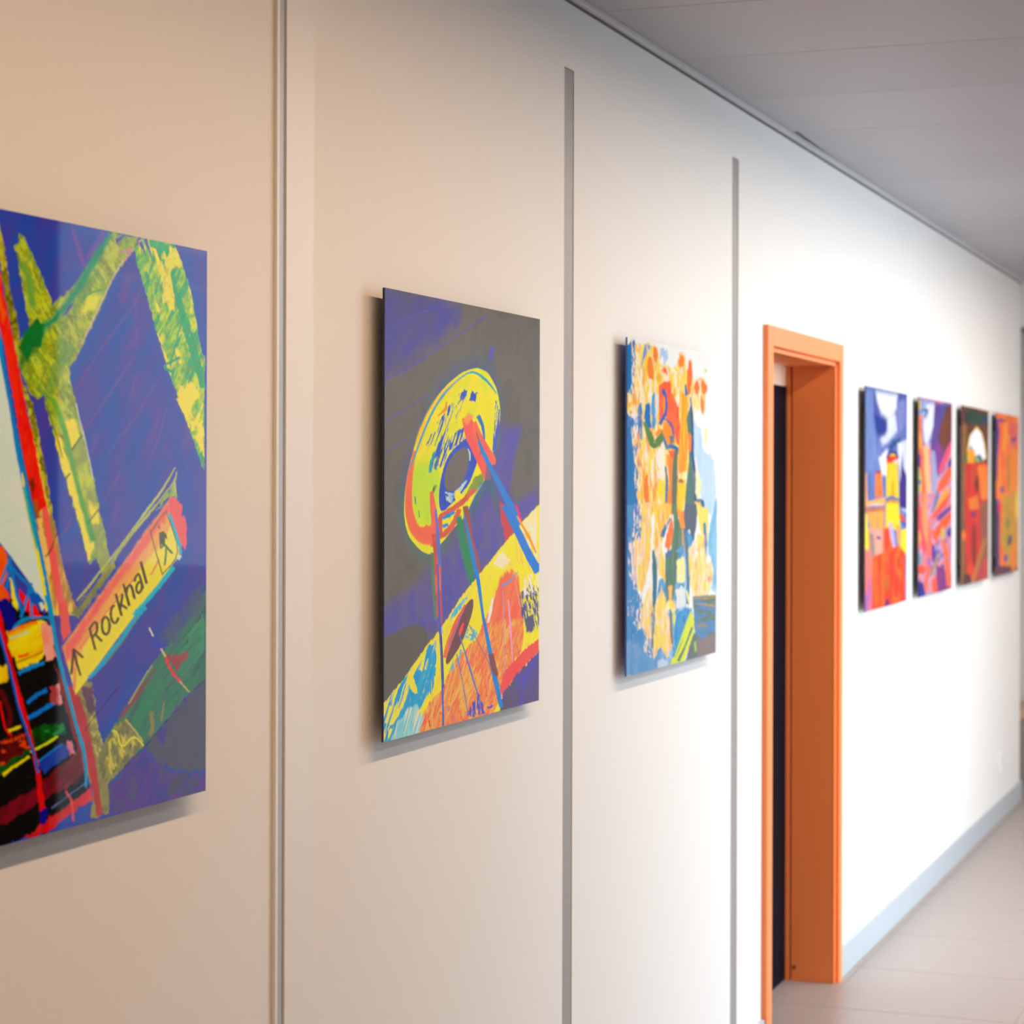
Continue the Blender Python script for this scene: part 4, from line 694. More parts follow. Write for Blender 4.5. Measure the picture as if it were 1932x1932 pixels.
([(234,240,244),(233,237,239)],[-20,-20,800,-20,800,800,-20,800],1,0,2,60,60,0,None),
([(198,222,241),(174,210,238)],[552,182,613,192,649,252,748,275,777,417,642,415,606,312,553,265],1,14,8,20,80,0,None),
([(135,193,229),(105,173,218),(183,215,237)],[687,495,714,439,779,364,782,632,725,614,744,565,706,528],1,10,8,20,80,0,None),
([(94,163,213),(49,138,203),(135,183,218),(174,203,228)],[389,480,490,459,560,460,561,509,508,556,492,651,553,662,441,706,391,745,358,783,198,780,197,727,212,614],1,14,5,30,40,0,None),
([(13,113,183),(13,118,188)],[-37,8,30,12,41,33,50,61,31,94,39,128,7,138,-35,131],1,18,5,20,50,0,None),
([(13,118,189),(36,123,193)],[-35,176,28,181,57,197,43,228,62,271,80,314,73,357,103,408,125,467,-33,463],1,22,5,30,60,0,None),
([(49,133,198),(78,146,205),(36,123,193)],[-38,382,110,383,102,428,36,472,21,507,44,550,96,597,127,632,82,665,158,702,189,727,358,771,358,790,-34,781],1,14,5,40,80,0,None),
([(94,153,208),(135,173,218)],[-35,689,197,727,358,767,358,790,-34,783],0.7,4,20,40,40,0,None),
([(188,206,233)],[245,763,309,763,342,775,325,788,245,783],1,10,12,40,40,0,None),
([(236,219,88),(236,235,208),(236,210,77),(236,178,88),(236,231,183),(236,222,110)],[28,8,77,10,166,7,242,11,262,50,320,50,401,71,413,15,466,10,492,60,513,21,543,72,678,66,670,150,552,147,544,194,553,265,589,415,95,408,80,314,52,271,58,227,116,200,79,173,-28,176,-28,131,42,128,50,61],1,12,8,16,46,0,None),
([(236,138,55)],[28,8,77,10,166,7,242,11,262,50,320,50,401,71,413,15,466,10,492,60,513,21,543,72,678,66,670,150,552,147,544,194,553,265,589,415,95,408,80,314,52,271,58,227,116,200,79,173,-28,176,-28,131,42,128,50,61],0.75,10,8,16,46,0,0.6),
([(234,237,233)],[28,8,77,10,166,7,242,11,262,50,320,50,401,71,413,15,466,10,492,60,513,21,543,72,678,66,670,150,552,147,544,194,553,265,589,415,95,408,80,314,52,271,58,227,116,200,79,173,-28,176,-28,131,42,128,50,61],0.8,10,8,18,44,0,0.58),
([(236,213,52)],[28,8,77,10,166,7,242,11,262,50,320,50,401,71,413,15,466,10,492,60,513,21,543,72,678,66,670,150,552,147,544,194,553,265,589,415,95,408,80,314,52,271,58,227,116,200,79,173,-28,176,-28,131,42,128,50,61],0.7,10,8,18,40,0,0.6),
([(84,128,208),(145,158,218)],[136,8,181,8,173,19,129,42,114,69,107,58],1,4,5,8,30,0,0.4),
([(145,188,233),(198,215,238)],[257,10,320,10,328,29,297,49,281,25,261,35],1,8,5,40,40,0,None),
([(62,128,203),(36,118,193)],[79,166,108,148,123,182,116,231,101,257,79,216],1,10,5,10,30,0,0.35),
([(73,128,208)],[-21,178,50,184,57,204,-7,207],1,4,5,10,20,0,0.45),
([(236,128,52)],[170,37,164,45,159,52,155,60,156,67,157,74,163,80,170,86,178,92,201,91,204,84,207,77,209,70,207,64,207,57,203,50,198,43,193,36],1,10.8,7,40,40,0,None),
([(236,123,59)],[210,13,205,20,201,27,202,33,207,40,214,46,232,45,237,38,241,31,240,24,235,18,228,12],1,8.1,7,40,40,0,None),
([(236,138,65)],[41,11,36,14,34,16,34,19,39,21,45,22,59,21,64,18,67,16,66,13,62,11,56,10],1,7.2,7,40,40,0,None),
([(236,107,59)],[287,58,281,62,278,66,280,69,286,71,295,74,315,72,320,68,324,65,322,62,316,59,307,57],1,9.0,7,40,40,0,None),
([(236,173,65)],[231,75,224,78,220,82,221,85,229,88,239,90,262,88,269,84,273,81,272,78,264,75,254,73],1,10.8,7,40,40,0,None),
([(236,133,52)],[438,18,427,25,418,31,415,38,417,44,422,51,445,51,457,44,466,37,469,31,466,24,461,17],1,9.9,7,40,40,0,None),
([(236,113,52)],[510,24,504,35,499,47,494,58,493,69,492,79,493,90,496,100,498,111,520,110,527,100,534,89,540,78,541,67,543,56,540,45,536,34,532,23],1,9.0,7,40,40,0,None),
([(236,113,52)],[575,77,565,83,558,90,556,96,560,102,567,108,589,108,598,101,605,95,607,89,603,83,597,76],1,9.0,7,40,40,0,None),
([(236,123,59)],[634,72,625,80,619,88,620,95,628,101,638,108,666,107,675,99,680,92,679,84,672,78,661,71],1,10.8,7,40,40,0,None),
([(236,118,52)],[619,111,617,121,616,131,619,140,625,149,632,159,646,158,648,148,649,139,646,129,640,120,632,111],1,5.4,7,40,40,0,None),
([(236,212,52)],[391,48,382,49,375,51,374,53,377,55,383,57,403,58,412,56,418,54,420,52,417,50,411,48],1,9.0,7,40,40,0,None),
([(236,188,65)],[-19,153,-12,156,-4,159,6,160,18,159,31,158,40,151,33,148,25,145,15,145,3,145,-10,147],1,10.8,7,40,40,0,None),
([(203,222,77)],[658,43,654,45,651,46,652,48,657,49,662,50,676,48,680,47,682,45,681,43,677,42,671,41],1,5.4,7,40,40,0,None),
([(236,148,99)],[80,277,77,282,77,286,80,290,86,293,94,297,109,296,111,291,112,287,109,283,103,280,94,276],1,7.2,7,40,40,0,None),
([(236,123,59)],[145,313,139,324,132,335,127,346,128,358,131,370,140,383,151,396,161,409,178,409,176,396,173,382,169,369,166,357,165,346,165,336,164,325,162,314],1,8.1,7,40,40,0,None),
([(236,203,99)],[78,347,73,353,70,358,72,364,78,369,86,375,104,375,110,369,113,363,111,357,105,352,97,346],1,9.0,7,40,40,0,None),
([(236,212,65)],[262,326,249,334,239,343,236,351,240,360,247,369,275,370,288,362,298,353,301,345,297,336,290,327],1,12.6,7,40,40,0,None),
([(236,227,162)],[665,191,661,200,658,209,658,217,661,226,665,235,677,234,681,226,684,217,683,208,681,200,676,191],1,4.5,7,40,40,0,None),
([(236,86,60),(236,113,65),(236,75,60)],[250,102,281,92,345,86,362,116,418,146,439,197,423,248,378,216,346,199,306,177,251,185],1,8,5,14,50,0,None),
([(236,232,208)],[385,124,426,114,410,147],1,4,6,40,40,0,None),
([(234,233,218)],[244,255,299,245,307,313,260,313,229,278],1,10,8,40,40,0,None),
([(13,109,189),(18,118,193)],[143,148,176,145,182,181,190,205,153,210,129,182],1,5,5,40,40,0,None),
([(36,138,205),(105,173,218)],[206,117,200,125,195,133,189,141,186,149,187,158,190,166,192,174,193,180,195,186,195,192,195,198,195,204,216,204,221,199,225,193,230,186,232,179,229,171,224,163,219,156,216,148,215,141,216,133,217,125,219,117],1,7.0,5,40,40,0,None),
([(208,217,238)],[224,117,224,127,225,138,226,148,227,157,225,164,222,169,219,174,217,179,224,180,230,174,237,170,242,164,244,157,244,148,240,137,236,127,231,117],1,3.6,5,40,40,0,None),
([(80,123,86),(94,138,65)],[122,194,130,202,137,211,145,219,152,226,161,233,170,241,181,248,208,254,243,251,262,244,278,237,291,232,295,226,298,220,298,215,299,210,274,208,264,213,256,217,247,221,236,224,227,229,216,235,208,239,219,239,225,239,218,235,209,227,199,220,185,213,171,206,156,199,141,191],1,4.2,5,40,40,0,None),
([(236,138,52)],[235,223,249,221,262,218,271,215,277,211,282,207,268,203,254,206,241,208,232,212,226,216,222,220],1,5.6,5,40,40,0,None),
([(52,99,181)],[271,112,279,116,288,119,295,123,300,128,303,135,304,144,303,152,299,161,289,169,275,176,260,184,245,192,273,196,286,188,299,179,312,171,321,162,324,152,324,143,322,134,318,126,315,120,310,116,305,112,300,108],1,4.2,5,40,40,0,None),
([(56,91,183)],[278,108,297,107,301,121,278,122],1,3,5,40,40,0,None),
([(236,138,65)],[292,128,287,135,283,142,282,150,283,157,285,164,295,164,300,157,304,149,306,142,305,135,302,128],1,2.8,5,40,40,0,None),
([(236,156,47),(236,138,52)],[290,189,338,183,370,212,390,239,346,254,306,238,281,212],1,4,5,40,40,0,None),
([(113,91,152)],[293,179,307,183,322,186,334,189,344,194,352,199,358,205,363,212,369,219,387,218,382,211,378,204,372,196,364,190,350,185,334,182,318,179,302,176],1,4.2,5,40,40,0,None),
([(94,113,131),(183,128,88)],[338,220,386,216,386,235,346,238],1,5,5,40,40,0,None),
([(13,116,174)],[284,223,289,231,295,239,300,246,307,252,329,254,342,251,346,249,345,250,356,251,374,252,391,255,399,257,403,257,405,259,406,263,408,266,431,266,434,263,437,259,439,254,430,248,412,245,390,242,368,240,347,239,326,242,317,246,319,246,329,247,322,244,314,237,306,229,297,222],1,4.2,5,40,40,0,None),
([(236,97,63)],[330,256,386,255,387,278,354,276],1,3,5,40,40,0,None),
([(236,153,55),(236,118,59)],[318,263,379,276,380,412,308,411,339,336],1,4,5,12,60,0,None),
([(73,113,162)],[300,295,303,305,306,313,308,323,308,336,307,352,305,371,302,391,299,411,317,411,321,392,325,371,329,352,330,336,328,323,323,313,318,304,314,295],1,4.2,5,40,40,0,None),
([(89,118,94),(96,109,102)],[385,253,379,267,374,280,368,295,364,313,363,335,363,360,363,386,363,412,413,412,412,386,411,360,410,335,410,313,410,295,410,280,412,267,412,253],1,4.2,5,40,40,0,None),
([(236,204,41),(236,153,47),(236,128,52)],[434,104,492,116,510,195,498,265,482,303,424,313,415,266,435,197],1,5,5,10,70,0,None),
([(236,213,55),(236,178,55)],[411,326,482,325,470,394,445,413,400,405],1,4,5,40,40,0,None),
([(125,107,88)],[416,328,421,331,428,333,436,335,446,335,457,335,465,332,459,329,453,327,445,325,434,325,423,325],1,6.3,5,40,40,0,None),
([(82,128,91),(75,118,131),(92,118,94)],[510,153,537,131,546,194,545,260,576,414,470,413,494,326,511,289,510,237,489,172],1,3,5,10,70,0,None),
([(236,128,52)],[498,210,500,215,503,220,505,224,508,228,508,234,508,241,509,248,510,256,528,256,534,249,542,241,547,234,547,227,543,221,534,216,524,212,514,208],1,4.2,5,40,40,0,None),
([(39,82,144)],[520,120,523,132,527,145,530,158,532,171,534,186,536,202,536,217,536,230,535,239,533,245,532,252,533,261,537,271,544,283,551,297,557,312,560,331,562,352,564,373,566,395,586,395,584,373,582,351,580,330,576,312,572,296,566,282,560,270,557,260,555,252,555,245,556,239,556,229,555,216,555,201,554,185,552,170,547,157,541,144,535,132,529,119],1,2.8,5,40,40,0,None),
([(49,97,172),(62,138,131)],[470,89,471,95,472,100,472,106,473,111,474,117,502,115,499,110,495,104,491,99,488,93,484,88],1,2.8,5,40,40,0,None),
([(236,233,183)],[575,286,628,336,606,383,571,359],1,6,8,40,40,0,None),
([(236,203,52),(231,128,65)],[567,381,633,379,651,415,572,414],1,6,5,40,40,0,None),
([(13,113,162)],[576,382,592,383,607,382,618,383,621,384,625,386,627,391,629,397,631,403,661,403,659,397,657,390,654,384,644,379,625,376,606,376,590,376,575,377],1,4.2,5,40,40,0,None),
([(236,227,142),(236,206,198),(236,183,105),(236,219,110)],[51,470,110,428,102,383,194,384,195,453,187,498,165,543,119,598,59,568,36,507],1,12,5,14,60,0,None),
([(236,203,208),(145,148,213)],[14,462,58,450,51,508,89,563,44,565,22,524],1,12,5,12,14,0,0.5),
([(94,113,198)],[35,383,95,383,87,410,50,427],1,4,5,10,16,0,0.5),
([(236,213,209),(236,223,142),(231,203,213)],[119,627,188,574,208,636,201,737,158,702,112,669,78,679],1,12,5,14,40,0,None),
([(227,203,218)],[143,701,189,708,190,740,159,738],1,10,5,10,14,0,0.45),
([(198,193,223)],[0,594,59,601,113,735,1,713],0.8,4,5,12,16,0,0.72),
([(236,215,70),(236,173,79),(236,203,99)],[210,384,354,385,355,409,298,450,278,485,299,525,311,576,251,551,207,476,218,430],1,5,5,14,60,0,None),
([(236,113,68),(236,148,65)],[322,455,363,416,380,447,368,480,339,501,302,490],1,4,5,40,40,0,None),
([(67,113,167)],[295,468,303,461,310,454,318,447,326,441,334,435,342,431,350,426,359,422,351,420,339,424,327,428,314,432,302,437,291,443,281,450,271,457,261,464],1,4.2,5,40,40,0,None),
([(96,136,112),(78,118,102),(110,143,126)],[371,386,404,386,417,422,460,451,443,494,410,528,398,587,373,624,324,621,307,572,307,506,356,498,380,445],1,3,5,12,60,0,None),
([(236,183,99)],[332,587,369,586,365,621,340,622],1,4,5,40,40,0,None),
([(84,113,167)],[323,497,364,506,347,517,323,516],1,4,6,40,40,0,None),
([(52,120,157),(78,109,102)],[198,494,199,503,200,511,200,520,199,531,201,544,202,559,203,575,202,590,201,604,198,617,195,631,193,647,194,665,195,686,197,707,198,727,215,728,217,708,219,687,221,667,223,649,226,633,230,619,234,606,237,592,238,577,239,561,239,545,239,532,234,521,228,511,221,503,215,494],1,4.2,5,40,40,0,None),
([(105,153,162)],[220,514,225,519,230,525,237,531,246,536,254,542,263,542,259,536,255,530,249,524,241,518,233,513],1,2.8,5,40,40,0,None),
([(82,116,110),(96,99,123),(73,107,121)],[477,387,591,388,582,446,552,482,516,452,482,461,451,448],1,5,5,12,50,0,None),
([(236,156,68),(236,107,65)],[404,400,464,406,477,449,439,446],1,4,5,40,40,0,None),
([(188,158,110)],[447,449,448,459,448,469,450,479,455,488,459,495,466,501,474,506,482,512,499,512,499,506,498,500,496,494,492,487,488,478,481,469,472,458,464,448],1,2.8,5,40,40,0,None),
([(236,229,123),(236,215,183),(236,198,121),(236,232,183)],[508,503,605,466,668,473,678,547,715,536,748,565,711,613,698,631,553,622,517,568],1,10,5,18,40,0,None),
([(236,212,59),(236,222,142)],[577,387,695,401,696,473,632,469,604,437],1,8,5,40,40,0,None),
([(236,158,77)],[584,507,602,507,619,506,633,504,645,501,656,497,645,492,626,492,609,493,595,495,583,498,573,502],1,8.1,10,40,40,0,None),
([(56,128,183)],[646,438,648,451,651,465,653,479,653,492,655,505,655,517,654,529,654,541,675,542,677,530,680,518,682,506,684,493,682,479,678,465,675,452,671,438],1,5.4,5,40,40,0,None),
([(236,138,110)],[692,578,687,581,683,584,684,587,690,590,697,593,716,593,721,590,725,587,724,584,719,581,711,578],1,2.8,5,40,40,0,None),
([(236,227,121),(236,233,193)],[406,526,474,516,483,579,406,583],1,8,5,40,40,0,None),
([(94,158,213)],[411,507,429,506,445,505,459,502,470,499,479,494,468,490,450,491,433,492,420,495,409,498,400,502],1,8.1,5,40,40,0,None),
([(208,222,238),(231,232,218)],[398,594,483,593,492,642,407,647],1,12,6,40,40,0,None),
([(62,130,174),(94,118,121)],[463,454,468,466,472,477,477,489,481,502,485,518,489,535,492,552,494,570,495,587,494,604,492,622,490,639,514,641,517,623,520,606,522,588,523,571,521,553,518,535,513,518,509,502,505,489,501,477,496,465,491,454],1,2.8,5,40,40,0,None),
([(217,222,142)],[486,603,488,610,490,617,496,624,504,631,513,638,523,638,522,631,519,624,514,617,506,610,497,603],1,2.8,5,40,40,0,None),
([(236,223,133),(236,206,172),(236,212,99),(236,193,131)],[228,626,275,584,316,621,394,627,403,647,324,654,366,692,366,739,325,759,268,727,213,756,213,705],1,10,5,18,40,0,None),
([(236,225,77)],[324,626,390,627,398,644,324,642],1,4,5,40,40,0,None),
([(73,138,183)],[316,649,357,643,365,654,324,654],1,4,5,40,40,0,None),
([(125,107,99)],[352,653,351,663,349,672,348,681,348,691,351,700,355,710,359,720,363,730,377,730,374,720,371,711,368,701,366,692,365,682,365,673,365,664,365,654],1,2.8,5,40,40,0,None),
([(217,227,88)],[377,648,375,658,376,669,378,679,383,690,390,700,400,701,401,690,401,680,398,669,393,659,387,648],1,4.2,5,40,40,0,None),
([(235,237,231)],[51,470,110,428,102,383,194,384,195,453,187,498,165,543,119,598,59,568,36,507],0.6,10,8,16,34,0,0.57),
([(236,148,77)],[51,470,110,428,102,383,194,384,195,453,187,498,165,543,119,598,59,568,36,507],0.6,10,8,13,30,0,0.64),
([(236,215,77)],[51,470,110,428,102,383,194,384,195,453,187,498,165,543,119,598,59,568,36,507],0.7,10,8,18,30,0,0.56),
([(235,237,231)],[119,627,188,574,208,636,201,737,158,702,112,669,78,679],0.6,10,8,16,34,0,0.57),
([(236,148,77)],[119,627,188,574,208,636,201,737,158,702,112,669,78,679],0.6,10,8,13,30,0,0.64),
([(236,215,77)],[119,627,188,574,208,636,201,737,158,702,112,669,78,679],0.7,10,8,18,30,0,0.56),
([(235,237,231)],[508,503,605,466,668,473,678,547,715,536,748,565,711,613,698,631,553,622,517,568],0.6,10,8,16,34,0,0.57),
([(236,148,77)],[508,503,605,466,668,473,678,547,715,536,748,565,711,613,698,631,553,622,517,568],0.6,10,8,13,30,0,0.64),
([(236,215,77)],[508,503,605,466,668,473,678,547,715,536,748,565,711,613,698,631,553,622,517,568],0.7,10,8,18,30,0,0.56),
([(235,237,231)],[228,626,275,584,316,621,394,627,403,647,324,654,366,692,366,739,325,759,268,727,213,756,213,705],0.6,10,8,16,34,0,0.57),
([(236,148,77)],[228,626,275,584,316,621,394,627,403,647,324,654,366,692,366,739,325,759,268,727,213,756,213,705],0.6,10,8,13,30,0,0.64),
([(236,215,77)],[228,626,275,584,316,621,394,627,403,647,324,654,366,692,366,739,325,759,268,727,213,756,213,705],0.7,10,8,18,30,0,0.56),
([(235,237,231)],[210,384,354,385,355,409,298,450,278,485,299,525,311,576,251,551,207,476,218,430],0.6,10,8,16,34,0,0.57),
([(236,148,77)],[210,384,354,385,355,409,298,450,278,485,299,525,311,576,251,551,207,476,218,430],0.6,10,8,13,30,0,0.64),
([(236,215,77)],[210,384,354,385,355,409,298,450,278,485,299,525,311,576,251,551,207,476,218,430],0.7,10,8,18,30,0,0.56),
([(236,212,208),(231,222,208)],[50,383,110,383,110,458,36,478,33,538,89,585,52,583,7,515,14,467],1,14,5,9,13,0,0.5),
([(62,133,198)],[50,383,110,383,110,458,36,478,33,538,89,585,52,583,7,515,14,467],1,14,5,8,12,0,0.56),
([(236,212,208),(231,222,208)],[74,584,127,609,112,654,82,681,52,661,89,625],1,14,5,9,13,0,0.5),
([(62,133,198)],[74,584,127,609,112,654,82,681,52,661,89,625],1,14,5,8,12,0,0.56),
([(236,212,208),(231,222,208)],[112,665,197,709,197,750,136,736],1,14,5,9,13,0,0.5),
([(62,133,198)],[112,665,197,709,197,750,136,736],1,14,5,8,12,0,0.56),
([(236,222,183),(236,212,208)],[27,8,63,8,63,65,49,128,21,129,38,62],1,14,5,8,16,0,0.5),
([(18,118,193)],[27,8,63,8,63,65,49,128,21,129,38,62],1,14,5,7,14,0,0.57),
([(236,222,183),(236,212,208)],[21,176,79,183,72,249,102,314,81,408,51,314,36,228],1,14,5,8,16,0,0.5),
([(18,118,193)],[21,176,79,183,72,249,102,314,81,408,51,314,36,228],1,14,5,7,14,0,0.57),
([(125,107,99)],[350,653,349,663,348,672,348,681,348,691,351,700,355,710,359,720,363,730,377,730,374,720,371,711,368,701,366,692,365,682,364,673,364,663,364,654],1,2.8,5,40,40,0,None),
([(39,140,205),(78,158,213),(62,113,193)],[407,654,536,651,553,662,458,705,399,741,378,716],1,8,5,40,40,0,None),
([(218,227,79),(208,222,71)],[346,783,441,716,531,655,573,683,564,719,468,784,408,787],1,4,5,40,40,0,None),
([(67,160,188)],[385,765,406,749,427,734,448,718,467,704,485,691,501,679,517,668,534,657,520,655,503,666,486,677,468,688,449,701,429,715,407,730,385,746,364,761],1,2.8,5,40,40,0,None),
([(84,120,121)],[433,779,448,770,462,762,477,753,491,744,507,734,523,723,538,713,554,702,536,699,521,710,507,721,492,731,478,741,461,750,443,758,426,766,408,773],1,2.8,5,40,40,0,None),
([(105,138,99)],[401,765,415,757,430,749,443,740,456,731,468,722,465,722,451,730,437,739,423,747,410,756,398,765],1,1.4,5,40,40,0,None),
([(96,130,102),(105,107,142)],[485,783,519,747,563,714,594,723,594,784],1,4,5,40,40,0,None),
([(164,198,77)],[563,738,591,738,592,765,568,763],1,4,5,40,40,0,None),
([(94,133,142),(82,138,198),(103,123,121),(89,128,116)],[548,622,772,629,769,785,594,786,567,704],1,4,5,80,9,0,None),
([(135,126,126),(129,120,125)],[585,735,671,733,769,729,769,785,594,786],1,4,5,40,40,0,None),
([(174,138,65)],[551,629,581,631,612,632,642,634,671,635,696,635,720,635,742,635,765,635,761,629,738,630,716,630,694,631,669,630,642,629,612,628,581,626,551,624],1,3.6,5,40,40,0,None),
([(150,133,116)],[583,705,598,704,612,704,625,704,636,704,647,704,659,705,673,706,687,707,691,704,677,702,664,699,649,697,632,696,616,696,602,698,590,699,577,701],1,5.4,5,40,40,0,None),
([(78,128,198)],[628,727,653,726,677,725,701,724,726,722,751,721,740,714,716,716,692,718,669,720,645,721,622,723],1,4.5,5,40,40,0,None),
([(174,148,110)],[579,644,617,647,658,651,695,654,724,657,741,658,749,659,754,659,762,660,765,657,759,656,754,655,745,653,727,651,697,649,659,646,619,644,580,642],1,3.6,5,40,40,0,None),
],
'P4': [
([(87,106,162),(71,91,153),(98,114,165)],[-20,-20,800,-20,800,800,-20,800],1,0,2,60,140,0,None),
([(46,62,134),(66,77,147)],[123,15,232,6,414,-5,778,-1,779,45,582,143,347,162,168,161,102,93],1,4,40,40,40,0,None),
([(98,121,174),(85,105,160)],[-47,13,123,11,146,109,191,195,236,291,41,300,-45,199],1,4,30,40,40,0,None),
([(210,213,216)],[177,13,580,9,569,61,416,102,278,88,211,51],1,8,40,40,40,0,None),
([(183,186,206),(198,201,213)],[392,94,545,80,582,143,440,178,302,202,268,181,393,147],1,8,26,40,40,0,None),
([(92,100,162),(121,123,178)],[557,30,753,23,754,107,631,151,582,111],1,4,24,40,40,0,None),
([(13,43,125)],[145,92,347,108,370,157,212,169],1,8,26,40,40,0,None),
([(13,62,117)],[487,181,644,165,644,188,535,199,464,220,417,205],1,6,10,40,40,0,None),
([(203,205,215),(181,184,206)],[583,189,768,172,772,447,660,431,621,280],1,4,14,40,40,0,None),
([(204,203,214)],[236,247,394,210,384,308,304,308,270,282],1,6,16,40,40,0,None),
([(37,16,108)],[681,219,712,279,770,307,772,437,623,426,634,339],1,4,12,40,40,0,None),
([(211,158,13),(211,180,23),(209,123,14)],[372,246,418,227,512,222,608,239,596,280,622,399,624,509,352,503,374,397],1,4,6,40,200,0,None),
([(195,33,13)],[367,259,394,236,584,237,596,252,441,263],1,4,8,40,40,0,None),
([(207,184,178)],[512,253,589,248,589,262,512,262],1,4,8,40,40,0,None),
([(25,38,99)],[393,247,414,242,434,236,453,231,468,229,479,228,495,228,514,229,529,230,543,232,559,236,576,240,594,245,622,242,611,236,600,231,587,225,566,221,538,218,506,217,472,217,437,219,411,225,392,231,376,238,359,244],1,2.8,5,40,40,0,None),
([(13,97,138)],[390,403,414,400,436,397,454,395,468,395,490,395,524,397,564,401,604,404,626,395,588,391,549,387,509,383,465,381,425,383,397,388,377,392,358,395],1,2.8,4,40,40,0,None),
([(190,47,14)],[373,409,398,407,421,405,444,404,467,403,496,404,533,406,573,409,613,411,618,409,580,405,542,402,504,398,467,397,434,398,408,401,387,404,366,407],1,2.7,4,40,40,0,None),
([(211,186,13)],[374,415,467,407,615,417,648,509,613,564,551,476,398,500],1,4,8,40,40,0,None),
([(207,88,36),(211,123,50)],[174,302,286,297,314,383,167,389],1,4,8,80,80,0,None),
([(138,36,48)],[183,300,204,301,224,301,245,300,264,299,283,296,279,292,258,291,237,291,217,292,198,293,179,296],1,2.8,4,40,40,0,None),
([(211,139,80)],[-64,301,19,301,42,416,-63,426],1,4,8,40,40,0,None),
([(211,153,64)],[21,401,351,386,351,415,42,416],1,4,8,40,40,0,None),
([(177,171,196)],[64,413,115,414,168,415,221,415,274,414,328,413,328,411,273,410,220,409,167,409,114,410,63,411],1,2.7,3,40,40,0,None),
([(177,105,69),(155,86,69)],[-63,423,351,419,351,443,-62,442],1,4,8,40,40,0,None),
([(211,160,61),(211,118,61)],[32,437,340,437,329,503,262,524,108,520],1,4,8,30,80,0,None),
([(211,158,125),(190,131,125),(207,114,69)],[43,489,352,503,331,592,110,654,-60,622],1,4,12,30,80,0,None),
([(211,198,26)],[-62,440,32,442,55,564,-61,561],1,4,8,40,40,0,None),
([(134,114,106)],[71,511,77,530,84,550,90,569,93,585,99,597,102,608,104,617,106,628,134,629,143,619,153,610,162,600,168,587,164,570,158,551,151,531,145,512],1,2.8,6,40,40,0,None),
([(85,22,115)],[192,529,205,532,218,534,234,535,251,536,270,535,277,530,264,527,250,525,234,524,217,524,199,524],1,2.8,6,40,40,0,None),
([(195,19,13),(207,91,13),(198,47,23),(203,36,14)],[318,498,421,496,540,566,749,572,752,804,90,791,130,594,330,583],1,8,8,50,90,0,None),
([(207,106,99),(203,100,88),(160,86,144)],[-61,563,109,576,122,784,-58,783],1,4,10,60,120,0,None),
([(155,86,151)],[-59,715,68,721,58,789,-58,783],1,4,20,40,40,0,None),
([(162,153,198)],[420,479,428,492,437,505,445,517,452,529,466,540,478,550,491,560,503,571,554,570,549,560,544,550,539,540,532,528,517,516,501,504,485,491,469,478],1,2.8,6,40,40,0,None),
([(211,140,48)],[563,485,648,500,637,573,588,554],1,4,8,40,40,0,None),
([(211,191,13)],[661,510,773,507,774,605,649,574],1,4,10,40,40,0,None),
([(194,57,36)],[630,450,630,456,629,461,634,467,651,473,674,478,702,480,727,481,750,482,770,476,754,472,738,469,727,466,719,464,712,462,699,458,683,453,666,449],1,2.8,6,40,40,0,None),
([(35,57,143)],[655,479,670,483,687,487,707,490,730,492,754,494,766,492,750,487,733,484,713,481,690,478,666,476],1,2.8,5,40,40,0,None),
([(94,13,97)],[396,786,416,782,432,777,439,771,437,764,431,757,396,754,376,758,361,763,354,769,356,776,362,783],1,2.8,8,40,40,0,None),
([(164,86,13)],[309,679,447,667,448,721,332,725],0.7,4,20,40,40,0,None),
],
'P5': [
([(205,127,110),(134,117,175),(213,99,71),(169,145,184),(97,60,138)],[-20,-20,800,-20,800,800,-20,800],1,0,2,40,160,80,None),
([(50,62,143),(88,44,120),(36,70,143)],[129,14,776,7,778,158,446,314,272,206,213,79],1,4,16,60,160,0,None),
([(69,99,166),(160,172,204)],[-93,7,347,6,319,91,236,207,69,141,-39,67],1,4,16,40,40,0,None),
([(209,212,221),(196,192,213)],[177,22,347,16,319,106,180,188,69,146,123,72],1,4,18,40,40,0,None),
([(36,70,129)],[45,57,85,55,127,52,156,51,152,50,150,52,144,61,132,71,124,81,150,82,170,72,193,62,210,52,203,43,156,40,112,44,73,49,37,53],1,2.8,5,40,40,0,None),
([(108,51,17),(88,37,38)],[621,17,776,15,762,153,534,223,438,144],1,4,14,40,40,0,None),
([(111,44,129)],[386,165,533,193,476,304,388,285],1,4,14,40,40,0,None),
([(213,75,50),(218,117,61)],[-43,72,-43,97,-43,122,-42,147,-39,173,-27,197,-13,220,2,245,19,278,33,320,50,368,67,420,84,471,202,471,182,420,161,368,141,318,124,276,115,243,108,216,103,193,99,169,90,144,84,119,78,94,72,69],1,2.8,6,40,40,0,None),
([(218,172,13)],[-79,11,35,12,35,48,-79,57],1,4,8,40,40,0,None),
([(218,140,38)],[-37,134,-50,148,-57,162,-52,175,-34,188,-9,201,42,199,56,185,63,172,57,158,39,145,14,133],1,2.8,8,40,40,0,None),
([(34,20,112)],[-76,206,38,229,39,272,-75,278],1,4,8,40,40,0,None),
([(69,117,175)],[61,84,66,109,71,134,77,159,85,180,92,197,99,211,108,224,117,238,133,237,131,224,130,210,127,196,120,179,112,158,101,133,89,108,76,83],1,2.7,4,40,40,0,None),
([(218,159,105)],[99,190,103,211,107,233,111,255,116,277,130,301,145,325,161,350,177,374,273,373,266,348,259,323,252,299,247,275,236,252,225,230,216,209,206,187],1,2.8,6,40,40,0,None),
([(138,140,180)],[284,206,287,232,291,258,292,283,290,305,290,324,286,341,280,357,275,373,373,375,384,359,397,342,407,325,413,305,404,281,389,256,373,230,358,205],1,2.8,8,40,40,0,None),
